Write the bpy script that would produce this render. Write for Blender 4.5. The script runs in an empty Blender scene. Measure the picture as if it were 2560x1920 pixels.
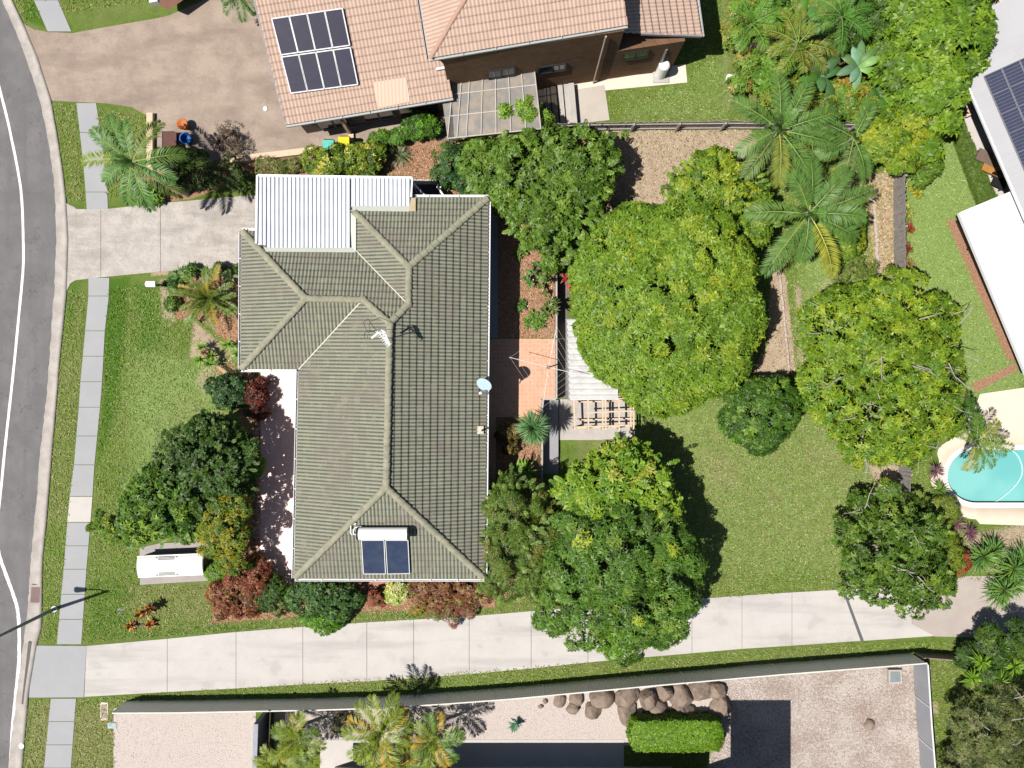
import bpy, math, random
import numpy as np
from mathutils import Vector, noise as mnoise

# ------------------------------------------------------------------ camera, sky, sun, exposure
SC = bpy.context.scene
COL = SC.collection
H = 42.0            # drone height in metres
S = 0.02            # metres on the ground per measured unit of the plan (2560 x 1920 units)
cam_d = bpy.data.cameras.new("camera")
cam_d.sensor_width = 36.0
cam_d.lens = 36.0 * H / (2560 * S)
cam_d.clip_end = 2000.0
cam = bpy.data.objects.new("camera", cam_d)
cam.location = (0, 0, H)
cam.rotation_euler = (0, 0, 0)
COL.objects.link(cam)
SC.camera = cam

SUN_EL, SUN_AZ = math.radians(62.0), math.radians(18.5)
w = bpy.data.worlds.new("World"); SC.world = w; w.use_nodes = True
nt = w.node_tree
bg = nt.nodes["Background"]
sky = nt.nodes.new("ShaderNodeTexSky"); sky.sky_type = 'NISHITA'; sky.sun_disc = False
sky.sun_elevation = SUN_EL; sky.sun_rotation = math.radians(250.0)
nt.links.new(sky.outputs[0], bg.inputs[0]); bg.inputs[1].default_value = 0.05
sd = bpy.data.lights.new("sun", 'SUN'); sd.energy = 5.0; sd.angle = math.radians(0.5); sd.color = (1.0, 0.95, 0.88)
sun = bpy.data.objects.new("sun", sd); COL.objects.link(sun)
sun.rotation_euler = Vector((math.cos(SUN_AZ) * math.cos(SUN_EL), math.sin(SUN_AZ) * math.cos(SUN_EL),
                             -math.sin(SUN_EL))).to_track_quat('-Z', 'Y').to_euler()
SC.view_settings.view_transform = 'Standard'; SC.view_settings.look = 'None'
SC.view_settings.exposure = 0.3; SC.view_settings.gamma = 1.0
SC.render.engine = 'CYCLES'
SC.cycles.max_bounces = 4; SC.cycles.diffuse_bounces = 1; SC.cycles.glossy_bounces = 2
SC.cycles.transmission_bounces = 4; SC.cycles.transparent_max_bounces = 6

RNG = np.random.default_rng(7)
random.seed(7)
PI = math.pi

# ------------------------------------------------------------------ plan to metres
KERB_L = [(-400, -120), (0, 6), (116, 55), (174, 75), (246, 98), (318, 116), (434, 133), (480, 137), (596, 142), (711, 137), (856, 127),
          (960, 120), (1134, 101), (1249, 93), (1394, 78), (1440, 75), (1556, 67), (1640, 55), (1730, 43), (1845, 29), (1920, 22), (2400, -30)]
KERB_R = [(-400, -100), (0, 30), (58, 58), (145, 95), (246, 127), (347, 145), (434, 158), (509, 166), (600, 171), (740, 166), (914, 148), (960, 145),
          (1134, 130), (1307, 116), (1394, 107), (1440, 106), (1570, 104), (1610, 92), (1730, 72), (1845, 62), (1920, 56), (2400, 5)]
def itp(tab, y): return np.interp(y, [t[0] for t in tab], [t[1] for t in tab])
def ss(a, b, x):
    t = np.clip((np.asarray(x, float) - a) / (b - a), 0, 1); return t * t * (3 - 2 * t)
def g(px, py):
    """ground height: road channel to the left, sunken yard behind the back patio"""
    px = np.asarray(px, float); py = np.asarray(py, float)
    z = np.where(px < itp(KERB_L, py) * .3 + itp(KERB_R, py) * .7, -0.16, 0.0)
    xs = np.where(py < 997, 1389.5, 1354.0)
    d = 0.95 * ss(470, 600, py) * (1 - ss(1120, 1320, py))
    yard = np.where(px > xs, 1 - ss(1560, 1800, px), 0.0)
    z = z - d * yard
    pool = (px > 2363) & (px < 2800) & (py > 1118) & (py < 1262) & (((px - 2440) / 78.0) ** 2 + ((py - 1190) / 74.0) ** 2 < 1.0) | ((px > 2440) & (px < 2900) & (py > 1118) & (py < 1262))
    z = np.where(pool, -1.3, z)
    return z
def P(px, py, z=0.0):
    if z is None:
        z = float(g(px, py))
    f = (H - z) / H
    return Vector(((px - 1280) * S * f, (960 - py) * S * f, z))
def GP(px, py, dz=0.0):
    return P(px, py, float(g(px, py)) + dz)
def rpx(r, z=0.0): return r * S * (H - z) / H

# ------------------------------------------------------------------ objects
WL = {}
def link(o): COL.objects.link(o); return o
def tagit(o, label=None, cat=None, group=None, kind=None):
    if label: o["label"] = label
    if cat: o["category"] = cat
    if group: o["group"] = group
    if kind: o["kind"] = kind
    return o
def thing(name, label, cat, loc=(0, 0, 0), group=None):
    o = bpy.data.objects.new(name, None); link(o); o.location = loc; o.empty_display_size = 0.3
    WL[o.name] = Vector(loc)
    return tagit(o, label, cat, group)
def place(name, me, parent=None):
    o = bpy.data.objects.new(name, me); link(o)
    if parent is not None:
        o.parent = parent; WL[o.name] = WL[parent.name]
    else:
        WL[o.name] = Vector((0, 0, 0))
    return o
class MB:
    def __init__(self): self.v = []; self.f = []; self.c = []
    def poly(self, pts):
        n = len(self.v); self.v += [tuple(p) for p in pts]; self.f.append(tuple(range(n, n + len(pts)))); return self
    def hexa(self, b, t):
        n = len(self.v); k = len(b); self.v += [tuple(p) for p in b] + [tuple(p) for p in t]
        self.f.append(tuple(range(n + k - 1, n - 1, -1))); self.f.append(tuple(range(n + k, n + 2 * k)))
        for i in range(k):
            j = (i + 1) % k; self.f.append((n + i, n + j, n + k + j, n + k + i))
        return self
    def box(self, c, s, rz=0.0):
        c = Vector(c); hx, hy, hz = s[0] / 2, s[1] / 2, s[2] / 2; ca, sa = math.cos(rz), math.sin(rz)
        q = [(-hx, -hy), (hx, -hy), (hx, hy), (-hx, hy)]
        q = [(c.x + x * ca - y * sa, c.y + x * sa + y * ca) for x, y in q]
        return self.hexa([(x, y, c.z - hz) for x, y in q], [(x, y, c.z + hz) for x, y in q])
    def bar(self, a, b, wd, hg, up=(0, 0, 1)):
        a, b = Vector(a), Vector(b); d = (b - a).normalized(); u = Vector(up)
        s = d.cross(u)
        if s.length < 1e-4: s = d.cross(Vector((0, 1, 0)))
        s.normalize(); u = s.cross(d).normalized(); s *= wd / 2; u *= hg / 2
        return self.hexa([a - s - u, a + s - u, a + s + u, a - s + u], [b - s - u, b + s - u, b + s + u, b - s + u])
    def prism(self, pts, z0, z1):
        pts = ccw(pts)
        return self.hexa([(p[0], p[1], z0) for p in pts], [(p[0], p[1], z1) for p in pts])
    def tube(self, pts, rad, n=8, cap=True):
        pts = [Vector(p) for p in pts]
        if not hasattr(rad, '__len__'): rad = [rad] * len(pts)
        base = len(self.v); prev = None
        for i, p in enumerate(pts):
            d = (pts[min(i + 1, len(pts) - 1)] - pts[max(i - 1, 0)]).normalized()
            a = Vector((1, 0, 0)) if abs(d.x) < 0.8 else Vector((0, 1, 0))
            if prev is not None: a = prev
            s = (a - d * a.dot(d)).normalized(); t = d.cross(s); prev = s
            for k in range(n):
                an = 2 * PI * k / n; self.v.append(tuple(p + (s * math.cos(an) + t * math.sin(an)) * rad[i]))
        for i in range(len(pts) - 1):
            for k in range(n):
                j = (k + 1) % n; q = base + i * n
                self.f.append((q + k, q + j, q + n + j, q + n + k))
        if cap:
            self.f.append(tuple(base + n - 1 - k for k in range(n))); q = base + (len(pts) - 1) * n
            self.f.append(tuple(q + k for k in range(n)))
        return self
    def lathe(self, c, prof, n=16, axis=(0, 0, 1)):
        ax = Vector(axis).normalized(); c = Vector(c)
        s = ax.orthogonal().normalized(); t = ax.cross(s); base = len(self.v)
        for r, h in prof:
            for k in range(n):
                an = 2 * PI * k / n; self.v.append(tuple(c + ax * h + (s * math.cos(an) + t * math.sin(an)) * r))
        for i in range(len(prof) - 1):
            for k in range(n):
                j = (k + 1) % n; q = base + i * n; self.f.append((q + k, q + j, q + n + j, q + n + k))
        self.f.append(tuple(base + n - 1 - k for k in range(n))); q = base + (len(prof) - 1) * n
        self.f.append(tuple(q + k for k in range(n)))
        return self
    def strip(self, A, B, prof):
        """sweep a closed profile of (side, height) from A to B; side is to the right of A->B"""
        A, B = Vector(A), Vector(B); d = (B - A); d.z = 0; d.normalize(); s = Vector((d.y, -d.x, 0))
        return self.hexa([A + s * x + Vector((0, 0, z)) for x, z in prof], [B + s * x + Vector((0, 0, z)) for x, z in prof])
    def build(self, name, mt, parent=None, smooth=False):
        me = bpy.data.meshes.new(name)
        off = WL[parent.name] if parent is not None else Vector((0, 0, 0))
        me.from_pydata([(x - off.x, y - off.y, z - off.z) for x, y, z in self.v], [], self.f)
        me.materials.append(mt); me.update()
        if smooth: me.shade_smooth()
        return place(name, me, parent)
def ccw(pts):
    a = sum(pts[i][0] * pts[(i + 1) % len(pts)][1] - pts[(i + 1) % len(pts)][0] * pts[i][1] for i in range(len(pts)))
    return list(pts) if a > 0 else list(reversed(pts))
def fast(name, V, Q, mt, parent=None, col=None, smooth=False):
    """mesh from arrays: V (n,3), Q (m,4) or (m,3); col (n,3) colour of the thing itself per point"""
    off = np.array(WL[parent.name]) if parent is not None else np.zeros(3)
    V = np.asarray(V, np.float32) - off.astype(np.float32)
    Q = np.asarray(Q, np.int32)
    me = bpy.data.meshes.new(name); k = Q.shape[1]
    me.vertices.add(len(V)); me.vertices.foreach_set("co", V.ravel())
    me.loops.add(Q.size); me.loops.foreach_set("vertex_index", Q.ravel())
    me.polygons.add(len(Q)); me.polygons.foreach_set("loop_start", np.arange(0, Q.size, k, dtype=np.int32))
    me.update(calc_edges=True)
    if col is not None:
        at = me.attributes.new("Col", 'FLOAT_COLOR', 'POINT')
        c4 = np.ones((len(V), 4), np.float32); c4[:, :3] = col; at.data.foreach_set("color", c4.ravel())
    me.materials.append(mt)
    if smooth: me.shade_smooth()
    return place(name, me, parent)

# ------------------------------------------------------------------ materials
class NT:
    def __init__(self, name):
        self.m = bpy.data.materials.new(name); self.m.use_nodes = True; self.t = self.m.node_tree
        self.b = self.t.nodes["Principled BSDF"]; self.L = self.t.links
    def n(self, typ, **kw):
        x = self.t.nodes.new(typ)
        for k, v in kw.items(): setattr(x, k, v)
        return x
    def pos(self): return self.n("ShaderNodeNewGeometry").outputs["Position"]
    def noise(self, scale, detail=3, rough=0.6, vec=None, dist=0.0):
        x = self.n("ShaderNodeTexNoise"); x.inputs["Scale"].default_value = scale; x.inputs["Detail"].default_value = detail
        x.inputs["Roughness"].default_value = rough; x.inputs["Distortion"].default_value = dist
        self.L.new(vec if vec is not None else self.pos(), x.inputs["Vector"]); return x.outputs["Fac"]
    def ramp(self, fac, a, b, c0=0.0, c1=1.0):
        x = self.n("ShaderNodeMapRange"); x.interpolation_type = 'SMOOTHSTEP'
        for i, v in ((1, a), (2, b), (3, c0), (4, c1)): x.inputs[i].default_value = v
        self.L.new(fac, x.inputs[0]); return x.outputs[0]
    def math(self, op, a, b):
        x = self.n("ShaderNodeMath", operation=op)
        for i, v in ((0, a), (1, b)):
            if isinstance(v, (int, float)): x.inputs[i].default_value = v
            else: self.L.new(v, x.inputs[i])
        return x.outputs[0]
    def mix(self, fac, a, b, typ='MIX'):
        x = self.n("ShaderNodeMix", data_type='RGBA', blend_type=typ)
        for i, v in ((0, fac), (6, a), (7, b)):
            if isinstance(v, (int, float)): x.inputs[i].default_value = v
            elif isinstance(v, tuple): x.inputs[i].default_value = (*v, 1)
            else: self.L.new(v, x.inputs[i])
        return x.outputs[2]
    def attr(self, name): return self.n("ShaderNodeAttribute", attribute_name=name)
    def bump(self, fac, dist, strength=0.6):
        x = self.n("ShaderNodeBump"); x.inputs["Strength"].default_value = strength; x.inputs["Distance"].default_value = dist
        self.L.new(fac, x.inputs["Height"]); self.L.new(x.outputs[0], self.b.inputs["Normal"])
    def done(self, col, rough=0.7, spec=0.3, metal=0.0):
        if isinstance(col, tuple): self.b.inputs["Base Color"].default_value = (*col, 1)
        else: self.L.new(col, self.b.inputs["Base Color"])
        self.b.inputs["Roughness"].default_value = rough; self.b.inputs["Specular IOR Level"].default_value = spec
        self.b.inputs["Metallic"].default_value = metal
        return self.m
MATS = {}
def M(name, c, c2=None, s1=3.0, amt=0.5, fine=60.0, famt=0.25, rough=0.7, spec=0.3, bump=0.004, metal=0.0, crack=0.0, streak=None):
    """a plain surface with broad staining towards c2 and fine grain"""
    if name in MATS: return MATS[name]
    t = NT(name); c2 = c2 or tuple(x * 0.7 for x in c)
    a = t.mix(t.ramp(t.noise(s1, 5, 0.65), 0.35, 0.68, 0, amt), c, c2)
    if streak:
        mp = t.n("ShaderNodeVectorMath", operation='MULTIPLY'); t.L.new(t.pos(), mp.inputs[0]); mp.inputs[1].default_value = streak
        a = t.mix(t.ramp(t.noise(1.0, 4, 0.6, mp.outputs[0]), 0.46, 0.7, 0, 0.55), a, tuple(x * 0.72 for x in c2))
    if crack:
        k = t.math('ABSOLUTE', t.math('SUBTRACT', t.noise(0.42, 5, 0.62), 0.5), 0)
        a = t.mix(t.ramp(k, 0.0, 0.005, crack, 0.0), a, tuple(x * 0.35 for x in c))
        a = t.mix(t.ramp(t.noise(0.9, 2, 0.5), 0.62, 0.68, 0, 0.25), a, tuple(x * 0.7 for x in c2))
    f = t.noise(fine, 2, 0.7)
    a = t.mix(t.ramp(f, 0.42, 0.7, 0, famt), a, tuple(x * 0.45 for x in c))
    if bump: t.bump(f, bump)
    MATS[name] = t.done(a, rough, spec, metal); return MATS[name]

def leaf_material():
    t = NT("leaf")
    c = t.attr("Col").outputs["Color"]
    t.done(c, 0.45, 0.3)
    tr = t.n("ShaderNodeBsdfTranslucent"); t.L.new(t.mix(1.0, c, (1.0, 1.15, 0.5), 'MULTIPLY'), tr.inputs[0])
    mx = t.n("ShaderNodeMixShader"); mx.inputs[0].default_value = 0.16
    t.L.new(t.b.outputs[0], mx.inputs[1]); t.L.new(tr.outputs[0], mx.inputs[2])
    t.L.new(mx.outputs[0], t.t.nodes["Material Output"].inputs[0]); return t.m
LEAF = leaf_material()
def bits_material():
    t = NT("loose_bits"); return t.done(t.attr("Col").outputs["Color"], 0.85, 0.15)
BITS = bits_material()

def ground_material():
    t = NT("ground_cover")
    big, mid, fine, vf = t.noise(0.35, 4, 0.6), t.noise(2.2, 4, 0.65), t.noise(14, 3, 0.7), t.noise(45, 2, 0.8)
    a = t.mix(t.ramp(mid, 0.35, 0.65), (0.12, 0.195, 0.03), (0.17, 0.245, 0.05))
    a = t.mix(t.ramp(big, 0.4, 0.62, 0, 0.45), a, (0.22, 0.26, 0.085))
    def mask(nm, nz, amp=0.7, lo=0.42, hi=0.62):
        m = t.attr(nm).outputs["Fac"]
        return t.ramp(t.math('ADD', m, t.math('MULTIPLY', t.math('SUBTRACT', nz, 0.5), amp)), lo, hi)
    lush = mask("lush", mid, 0.5, 0.3, 0.9)
    a = t.mix(t.math('MULTIPLY', lush, 0.85), a, (0.07, 0.165, 0.012))
    pale = mask("pale", mid, 0.8, 0.2, 1.0)
    a = t.mix(t.math('MULTIPLY', pale, 0.9), a, (0.27, 0.38, 0.12))
    dry = mask("dry", fine, 1.4, 0.25, 0.95)
    a = t.mix(t.math('MULTIPLY', dry, 0.85), a, (0.33, 0.285, 0.15))
    a = t.mix(t.ramp(fine, 0.5, 0.72, 0, 0.55), a, (0.055, 0.105, 0.015))
    a = t.mix(t.ramp(vf, 0.55, 0.75, 0, 0.35), a, (0.3, 0.3, 0.13))
    dirt = t.mix(t.ramp(mid, 0.35, 0.7), (0.54, 0.42, 0.31), (0.44, 0.325, 0.23))
    dirt = t.mix(t.ramp(vf, 0.5, 0.7, 0, 0.5), dirt, (0.52, 0.42, 0.31))
    a = t.mix(mask("dirt", fine, 1.0), a, dirt)
    mul = t.mix(t.ramp(fine, 0.35, 0.65), (0.5, 0.29, 0.18), (0.27, 0.135, 0.08))
    mul = t.mix(t.ramp(vf, 0.45, 0.7, 0, 0.7), mul, (0.62, 0.42, 0.29))
    a = t.mix(mask("mulch", fine, 0.5), a, mul)
    gr = t.mix(t.ramp(vf, 0.42, 0.62), (0.7, 0.62, 0.57), (0.58, 0.5, 0.45))
    a = t.mix(mask("gravel", fine, 0.2), a, gr)
    rk = t.mix(t.ramp(t.math('ADD', t.math('MULTIPLY', t.noise(7, 4, 0.75), 0.6), t.math('MULTIPLY', t.noise(0.7, 3, 0.6), 0.4)), 0.4, 0.6), (0.64, 0.57, 0.53), (0.4, 0.31, 0.26))
    a = t.mix(mask("rocky", fine, 0.4), a, rk)
    t.bump(t.math('ADD', fine, vf), 0.06, 0.9)
    return t.done(a, 0.9, 0.1)

# ------------------------------------------------------------------ the ground, one sheet
def sdf(poly, X, Y):
    n = len(poly); d = np.full(X.shape, 1e9); ins = np.zeros(X.shape, bool)
    for i in range(n):
        ax, ay = poly[i]; bx, by = poly[(i + 1) % n]
        ex, ey = bx - ax, by - ay; L = ex * ex + ey * ey + 1e-9
        u = np.clip(((X - ax) * ex + (Y - ay) * ey) / L, 0, 1)
        d = np.minimum(d, np.hypot(X - ax - u * ex, Y - ay - u * ey))
        c = ((ay > Y) != (by > Y)) & (X < ex * (Y - ay) / (ey if abs(ey) > 1e-9 else 1e-9) + ax)
        ins ^= c
    return np.where(ins, d, -d)
def inside(poly, X, Y): return sdf(poly, np.asarray(X, float), np.asarray(Y, float)) > 0

DIRT = [([(1440, 480), (1600, 400), (1780, 400), (1640, 530), (1480, 640), (1400, 760), (1396, 640)], 1.0, 14), ([(1480, 318), (1880, 318), (1905, 380), (1800, 430), (1640, 440), (1560, 520), (1420, 560), (1440, 640), (1400, 860), (1392, 860), (1392, 560), (1500, 470)], 0.8, 22),
        ([(1925, 650), (1965, 690), (1990, 930), (1900, 960), (1880, 920), (1920, 860)], 0.95, 12),
        ([(1978, 690), (2010, 720), (2015, 900), (1990, 930)], 0.6, 14),
        ([(2040, 560), (2075, 640), (2100, 720), (2010, 760), (2060, 690)], 0.55, 26),
        ([(2165, 430), (2240, 430), (2250, 700), (2195, 700), (2170, 560)], 0.8, 16),
        ([(2165, 1140), (2250, 1140), (2255, 1230), (2190, 1225)], 0.9, 12),
        ([(2040, 440), (2180, 400), (2170, 520), (2060, 560)], 0.5, 40),
        ([(480, 790), (560, 860), (545, 900), (470, 900)], 0.75, 18), ([(520, 850), (600, 850), (600, 930), (520, 1010), (470, 960)], 0.55, 26),
        ([(390, 690), (420, 690), (450, 820), (400, 800)], 0.6, 16), ([(375, 668), (425, 668), (425, 690), (375, 694)], 0.7, 10),
        ([(1860, 280), (1890, 200), (1830, 130), (1800, 280)], 0.55, 30), ([(1790, -60), (1830, -60), (1840, 290), (1800, 290)], 0.45, 20),
        ([(1830, 1640), (2000, 1640), (1990, 1760), (1850, 1740)], 0.6, 40),
        ([(2400, 1330), (2600, 1290), (2600, 1440), (2400, 1440)], 0.65, 30), ([(2290, 1030), (2420, 1020), (2400, 1180), (2290, 1140)], 0.4, 30),
        ([(300, 1050), (400, 1040), (380, 1180), (300, 1190)], 0.35, 30), ([(2325, 1750), (2350, 1750), (2350, 1790), (2325, 1790)], 0.6, 10)]
MULCH = [([(340, 440), (640, 390), (900, 360), (1120, 330), (1300, 330), (1500, 330), (1560, 420), (1520, 520), (1440, 560), (1430, 700), (1392, 700), (1250, 560), (1225, 500), (1040, 470), (1030, 440), (640, 438), (480, 497), (345, 516)], 1, 8),
         ([(1244, 500), (1388, 500), (1388, 845), (1244, 845)], 1, 5), ([(1240, 1042), (1352, 1042), (1352, 1230), (1240, 1230)], 1, 6),
         ([(425, 682), (605, 668), (605, 860), (560, 850), (500, 800), (440, 800)], 0.9, 8), ([(560, 900), (650, 940), (650, 1440), (560, 1440), (640, 1200)], 0.8, 12),
         ([(530, 1446), (1240, 1446), (1240, 1520), (900, 1530), (530, 1560)], 0.9, 10), ([(1220, 1230), (1400, 1230), (1400, 1500), (1220, 1500)], 0.8, 16),
         ([(2250, 430), (2262, 430), (2266, 700), (2252, 700)], 0.7, 8), ([(370, 330), (520, 350), (640, 395), (380, 450)], 0.9, 10),
         ([(2364, 552), (2392, 545), (2550, 905), (2518, 900)], 1, 4), ([(2425, 960), (2540, 905), (2548, 925), (2440, 982)], 0.9, 6),
         ([(1800, 200), (2200, 0), (2300, 330), (1900, 310)], 0.5, 40)]
LUSH = [([(150, 500), (220, 500), (220, 700), (140, 900), (166, 740)], 0.6, 20), ([(240, 690), (330, 690), (300, 1000), (240, 1200), (255, 950)], 0.9, 20),
        ([(330, 700), (400, 700), (420, 860), (340, 900)], 0.8, 40), ([(280, 1440), (340, 1450), (330, 1560), (212, 1610), (220, 1440)], 0.6, 20),
        ([(220, 1580), (640, 1545), (640, 1580), (220, 1610)], 0.5, 15), ([(60, 0), (110, 0), (120, 75), (60, 55)], 0.8, 10)]
PALE = [([(2262, 200), (2560, 200), (2560, 1000), (2262, 1000)], 1.0, 40), ([(340, 860), (520, 900), (640, 1040), (560, 1110), (330, 1200), (300, 1000)], .8, 60), ([(330, 700), (420, 720), (440, 880), (320, 900)], .35, 40), ([(2000, 600), (2180, 560), (2180, 900), (2000, 960)], 0.9, 55), ([(1380, 1000), (2240, 960), (2260, 1450), (1700, 1450)], .55, 60), ([(1720, 180), (1820, 120), (1820, 300), (1530, 300)], .5, 20)]
DRY = [([(1400, 1080), (2200, 960), (2200, 1440), (1760, 1440), (1640, 1120)], 0.42, 60), ([(1700, 1080), (1860, 1120), (1880, 1250), (1760, 1240)], .65, 50), ([(1880, 1180), (1990, 1200), (1960, 1300), (1900, 1280)], .6, 40), ([(520, 1000), (640, 1040), (600, 1100), (480, 1080)], .6, 35), ([(1430, 1075), (1560, 1075), (1560, 1200), (1430, 1200)], 0.55, 25),
       ([(430, 960), (620, 1000), (600, 1080), (420, 1130), (340, 1100)], 0.45, 50), ([(300, 1440), (560, 1440), (520, 1560), (300, 1540)], 0.55, 30),
       ([(1990, 1100), (2160, 1060), (2170, 1200), (1980, 1240)], 0.55, 50), ([(130, 900), (200, 900), (180, 1300), (110, 1320)], 0.45, 25),
       ([(70, 1750), (320, 1750), (300, 1930), (50, 1930)], 0.6, 30), ([(170, 740), (215, 740), (200, 1200), (150, 1240)], .45, 25), ([(150, 0), (420, 0), (400, 50), (200, 80)], .35, 30), ([(240, 260), (330, 260), (330, 420), (270, 500)], .4, 30), ([(330, 1540), (1300, 1500), (1300, 1540), (330, 1590)], .4, 20), ([(400, 1720), (2200, 1590), (2300, 1640), (400, 1745)], .35, 15), ([(150, 260), (210, 260), (215, 520), (165, 500)], 0.4, 25), ([(2320, 1640), (2560, 1640), (2560, 1960), (2320, 1960)], 0.3, 40)]
GRAVEL = [([(285, 1770), (640, 1770), (640, 2000), (285, 2000)], 1, 3), ([(685, 1760), (1180, 1748), (1840, 1690), (1840, 1860), (685, 1870)], 1, 4)]
ROCKY = [([(1800, 1690), (2290, 1650), (2310, 2000), (1760, 2000)], 1, 25)]
def paint(polys, X, Y):
    m = np.zeros(X.shape)
    for poly, v, soft in polys:
        m = np.maximum(m, v * ss(-soft, soft, sdf(poly, X, Y)))
    return m
def make_ground():
    xs = np.arange(-120, 2681, 7.0); ys = np.arange(-120, 2041, 7.0)
    far = [-16000, -6000, -2000, -700, -300]
    xs = np.unique(np.concatenate([xs, [1352.8, 1355.2, 1388.3, 1390.7], far, [2900, 3400, 5000, 9000, 19000]]))
    ys = np.unique(np.concatenate([ys, [995.8, 998.2], far, [2200, 2700, 4500, 9000, 18000]]))
    X, Y = np.meshgrid(xs, ys)
    Z = g(X, Y)
    f = (H - Z) / H
    V = np.stack([(X - 1280) * S * f, (960 - Y) * S * f, Z], -1).reshape(-1, 3)
    ny, nx = X.shape; i = np.arange(ny * nx).reshape(ny, nx)
    Q = np.stack([i[1:, :-1], i[1:, 1:], i[:-1, 1:], i[:-1, :-1]], -1).reshape(-1, 4)
    o = fast("ground", V, Q, ground_material())
    for nm, polys in (("dirt", DIRT), ("mulch", MULCH), ("lush", LUSH), ("pale", PALE), ("dry", DRY), ("gravel", GRAVEL), ("rocky", ROCKY)):
        a = o.data.attributes.new(nm, 'FLOAT', 'POINT')
        a.data.foreach_set("value", paint(polys, X, Y).ravel().astype(np.float32))
    o.data.shade_smooth() if False else None
    tagit(o, kind="structure")
make_ground()

# ------------------------------------------------------------------ roads, kerbs, paths, paving
asphalt = M("asphalt", (0.15, 0.145, 0.149), (0.2, 0.19, 0.192), 0.6, 0.9, 70, 0.5, 0.85, 0.2, 0.006, 0.0, 0.55, (2.2, 0.12, 1))
kerbcon = M("kerb_concrete", (0.43, 0.395, 0.36), (0.31, 0.28, 0.255), 1.5, 0.8, 30, 0.4, 0.85, 0.2)
pathcon = M("path_concrete", (0.33, 0.335, 0.35), (0.38, 0.38, 0.385), 0.6, 0.5, 60, 0.2, 0.85, 0.2)
driveold = M("old_driveway_concrete", (0.48, 0.44, 0.405), (0.36, 0.325, 0.295), 1.3, 0.8, 16, 0.4, 0.85, 0.2, 0.004, 0.0, 0.3, (0.25, 1.6, 1))
drivenew = M("new_driveway_concrete", (0.51, 0.487, 0.465), (0.45, 0.428, 0.405), 0.9, 0.6, 50, 0.15, 0.85, 0.2, 0.004, 0.0, 0.12, (0.12, 1.1, 1))
brownpave = M("brown_paving", (0.38, 0.305, 0.25), (0.275, 0.215, 0.175), 0.6, 0.9, 25, 0.35, 0.85, 0.2, 0.004, 0.0, 0.3, (0.3, 0.9, 1))
greycon = M("grey_concrete", (0.46, 0.43, 0.4), (0.36, 0.33, 0.31), 1.5, 0.6, 30, 0.3, 0.85, 0.2)
sidecon = M("side_path_concrete", (0.32, 0.32, 0.34), (0.26, 0.26, 0.27), 1.2, 0.6, 30, 0.3, 0.85, 0.2)
creampave = M("cream_paving", (0.72, 0.63, 0.52), (0.6, 0.5, 0.4), 1.2, 0.5, 30, 0.2, 0.8, 0.2)
whitepave = M("white_paving", (0.52, 0.49, 0.465), (0.46, 0.43, 0.4), 1.2, 0.5, 30, 0.2, 0.8, 0.2)
roadpaint = M("road_paint", (0.78, 0.78, 0.78), (0.6, 0.6, 0.6), 2.0, 0.5, 40, 0.35, 0.6, 0.3)
white = M("white_paint", (0.8, 0.8, 0.8), (0.72, 0.72, 0.71), 2, 0.3, 40, 0.05, 0.45, 0.4, 0)
offwhite = M("off_white_metal", (0.7, 0.71, 0.72), (0.6, 0.61, 0.63), 2, 0.4, 40, 0.08, 0.45, 0.4, 0)
black = M("black_plastic", (0.015, 0.016, 0.018), None, 2, 0.3, 40, 0.1, 0.5, 0.3, 0)
greymetal = M("grey_metal", (0.3, 0.31, 0.32), None, 4, 0.4, 60, 0.2, 0.4, 0.5, 0, 0.6)
darkgrey = M("dark_grey_sheet", (0.11, 0.115, 0.12), None, 2, 0.3, 50, 0.1, 0.6, 0.3, 0)
timber = M("pale_timber", (0.66, 0.5, 0.36), (0.58, 0.42, 0.29), 6, 0.5, 60, 0.2, 0.75, 0.2)
greytimber = M("weathered_timber", (0.33, 0.305, 0.285), (0.22, 0.2, 0.185), 5, 0.7, 40, 0.5, 0.9, 0.1, 0.008)
brick = None
bark = M("bark", (0.2, 0.15, 0.11), (0.12, 0.09, 0.065), 6, 0.6, 30, 0.4, 0.9, 0.1, 0.01)
palebark = M("pale_bark", (0.4, 0.37, 0.34), (0.25, 0.22, 0.2), 8, 0.6, 40, 0.35, 0.9, 0.1, 0.008)

def sheet(name, poly, mt, dz=0.03, thick=0.12, kind="structure", follow=False):
    m = MB()
    if follow: m.prism([P(x, y, float(g(x, y)) + dz)[:2] for x, y in poly], float(g(*poly[0])) + dz - thick, float(g(*poly[0])) + dz)
    else: m.prism([P(x, y, dz)[:2] for x, y in poly], dz - thick, dz)
    return tagit(m.build(name, mt), kind=kind)
def panels(name, tops, bots, mt, dz, gap=1.1, kind="structure"):
    """concrete poured in bays: tops and bots are matching edge points, one bay between each pair"""
    m = MB()
    for i in range(len(tops) - 1):
        a, b, c, d = tops[i], tops[i + 1], bots[i + 1], bots[i]
        q = [(a[0] + gap, a[1]), (b[0] - gap, b[1]), (c[0] - gap, c[1]), (d[0] + gap, d[1])]
        m.prism([P(x, y, dz)[:2] for x, y in q], dz - 0.1, dz)
    return tagit(m.build(name, mt), kind=kind)
def ribbon(name, pts, width, z, mt, kind="structure", jag=0.0):
    V, Q = [], []
    for i, (x, y) in enumerate(pts):
        p = P(x, y, z); a = P(*pts[max(i - 1, 0)], z); b = P(*pts[min(i + 1, len(pts) - 1)], z)
        d = (b - a).normalized(); s = Vector((-d.y, d.x, 0)) * width / 2
        V += [p - s * (1 + random.uniform(-jag, jag)), p + s * (1 + random.uniform(-jag, jag))]
    for i in range(len(pts) - 1): Q.append((2 * i, 2 * i + 2, 2 * i + 3, 2 * i + 1))
    return tagit(fast(name, [tuple(v) for v in V], Q, mt), kind=kind)
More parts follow.
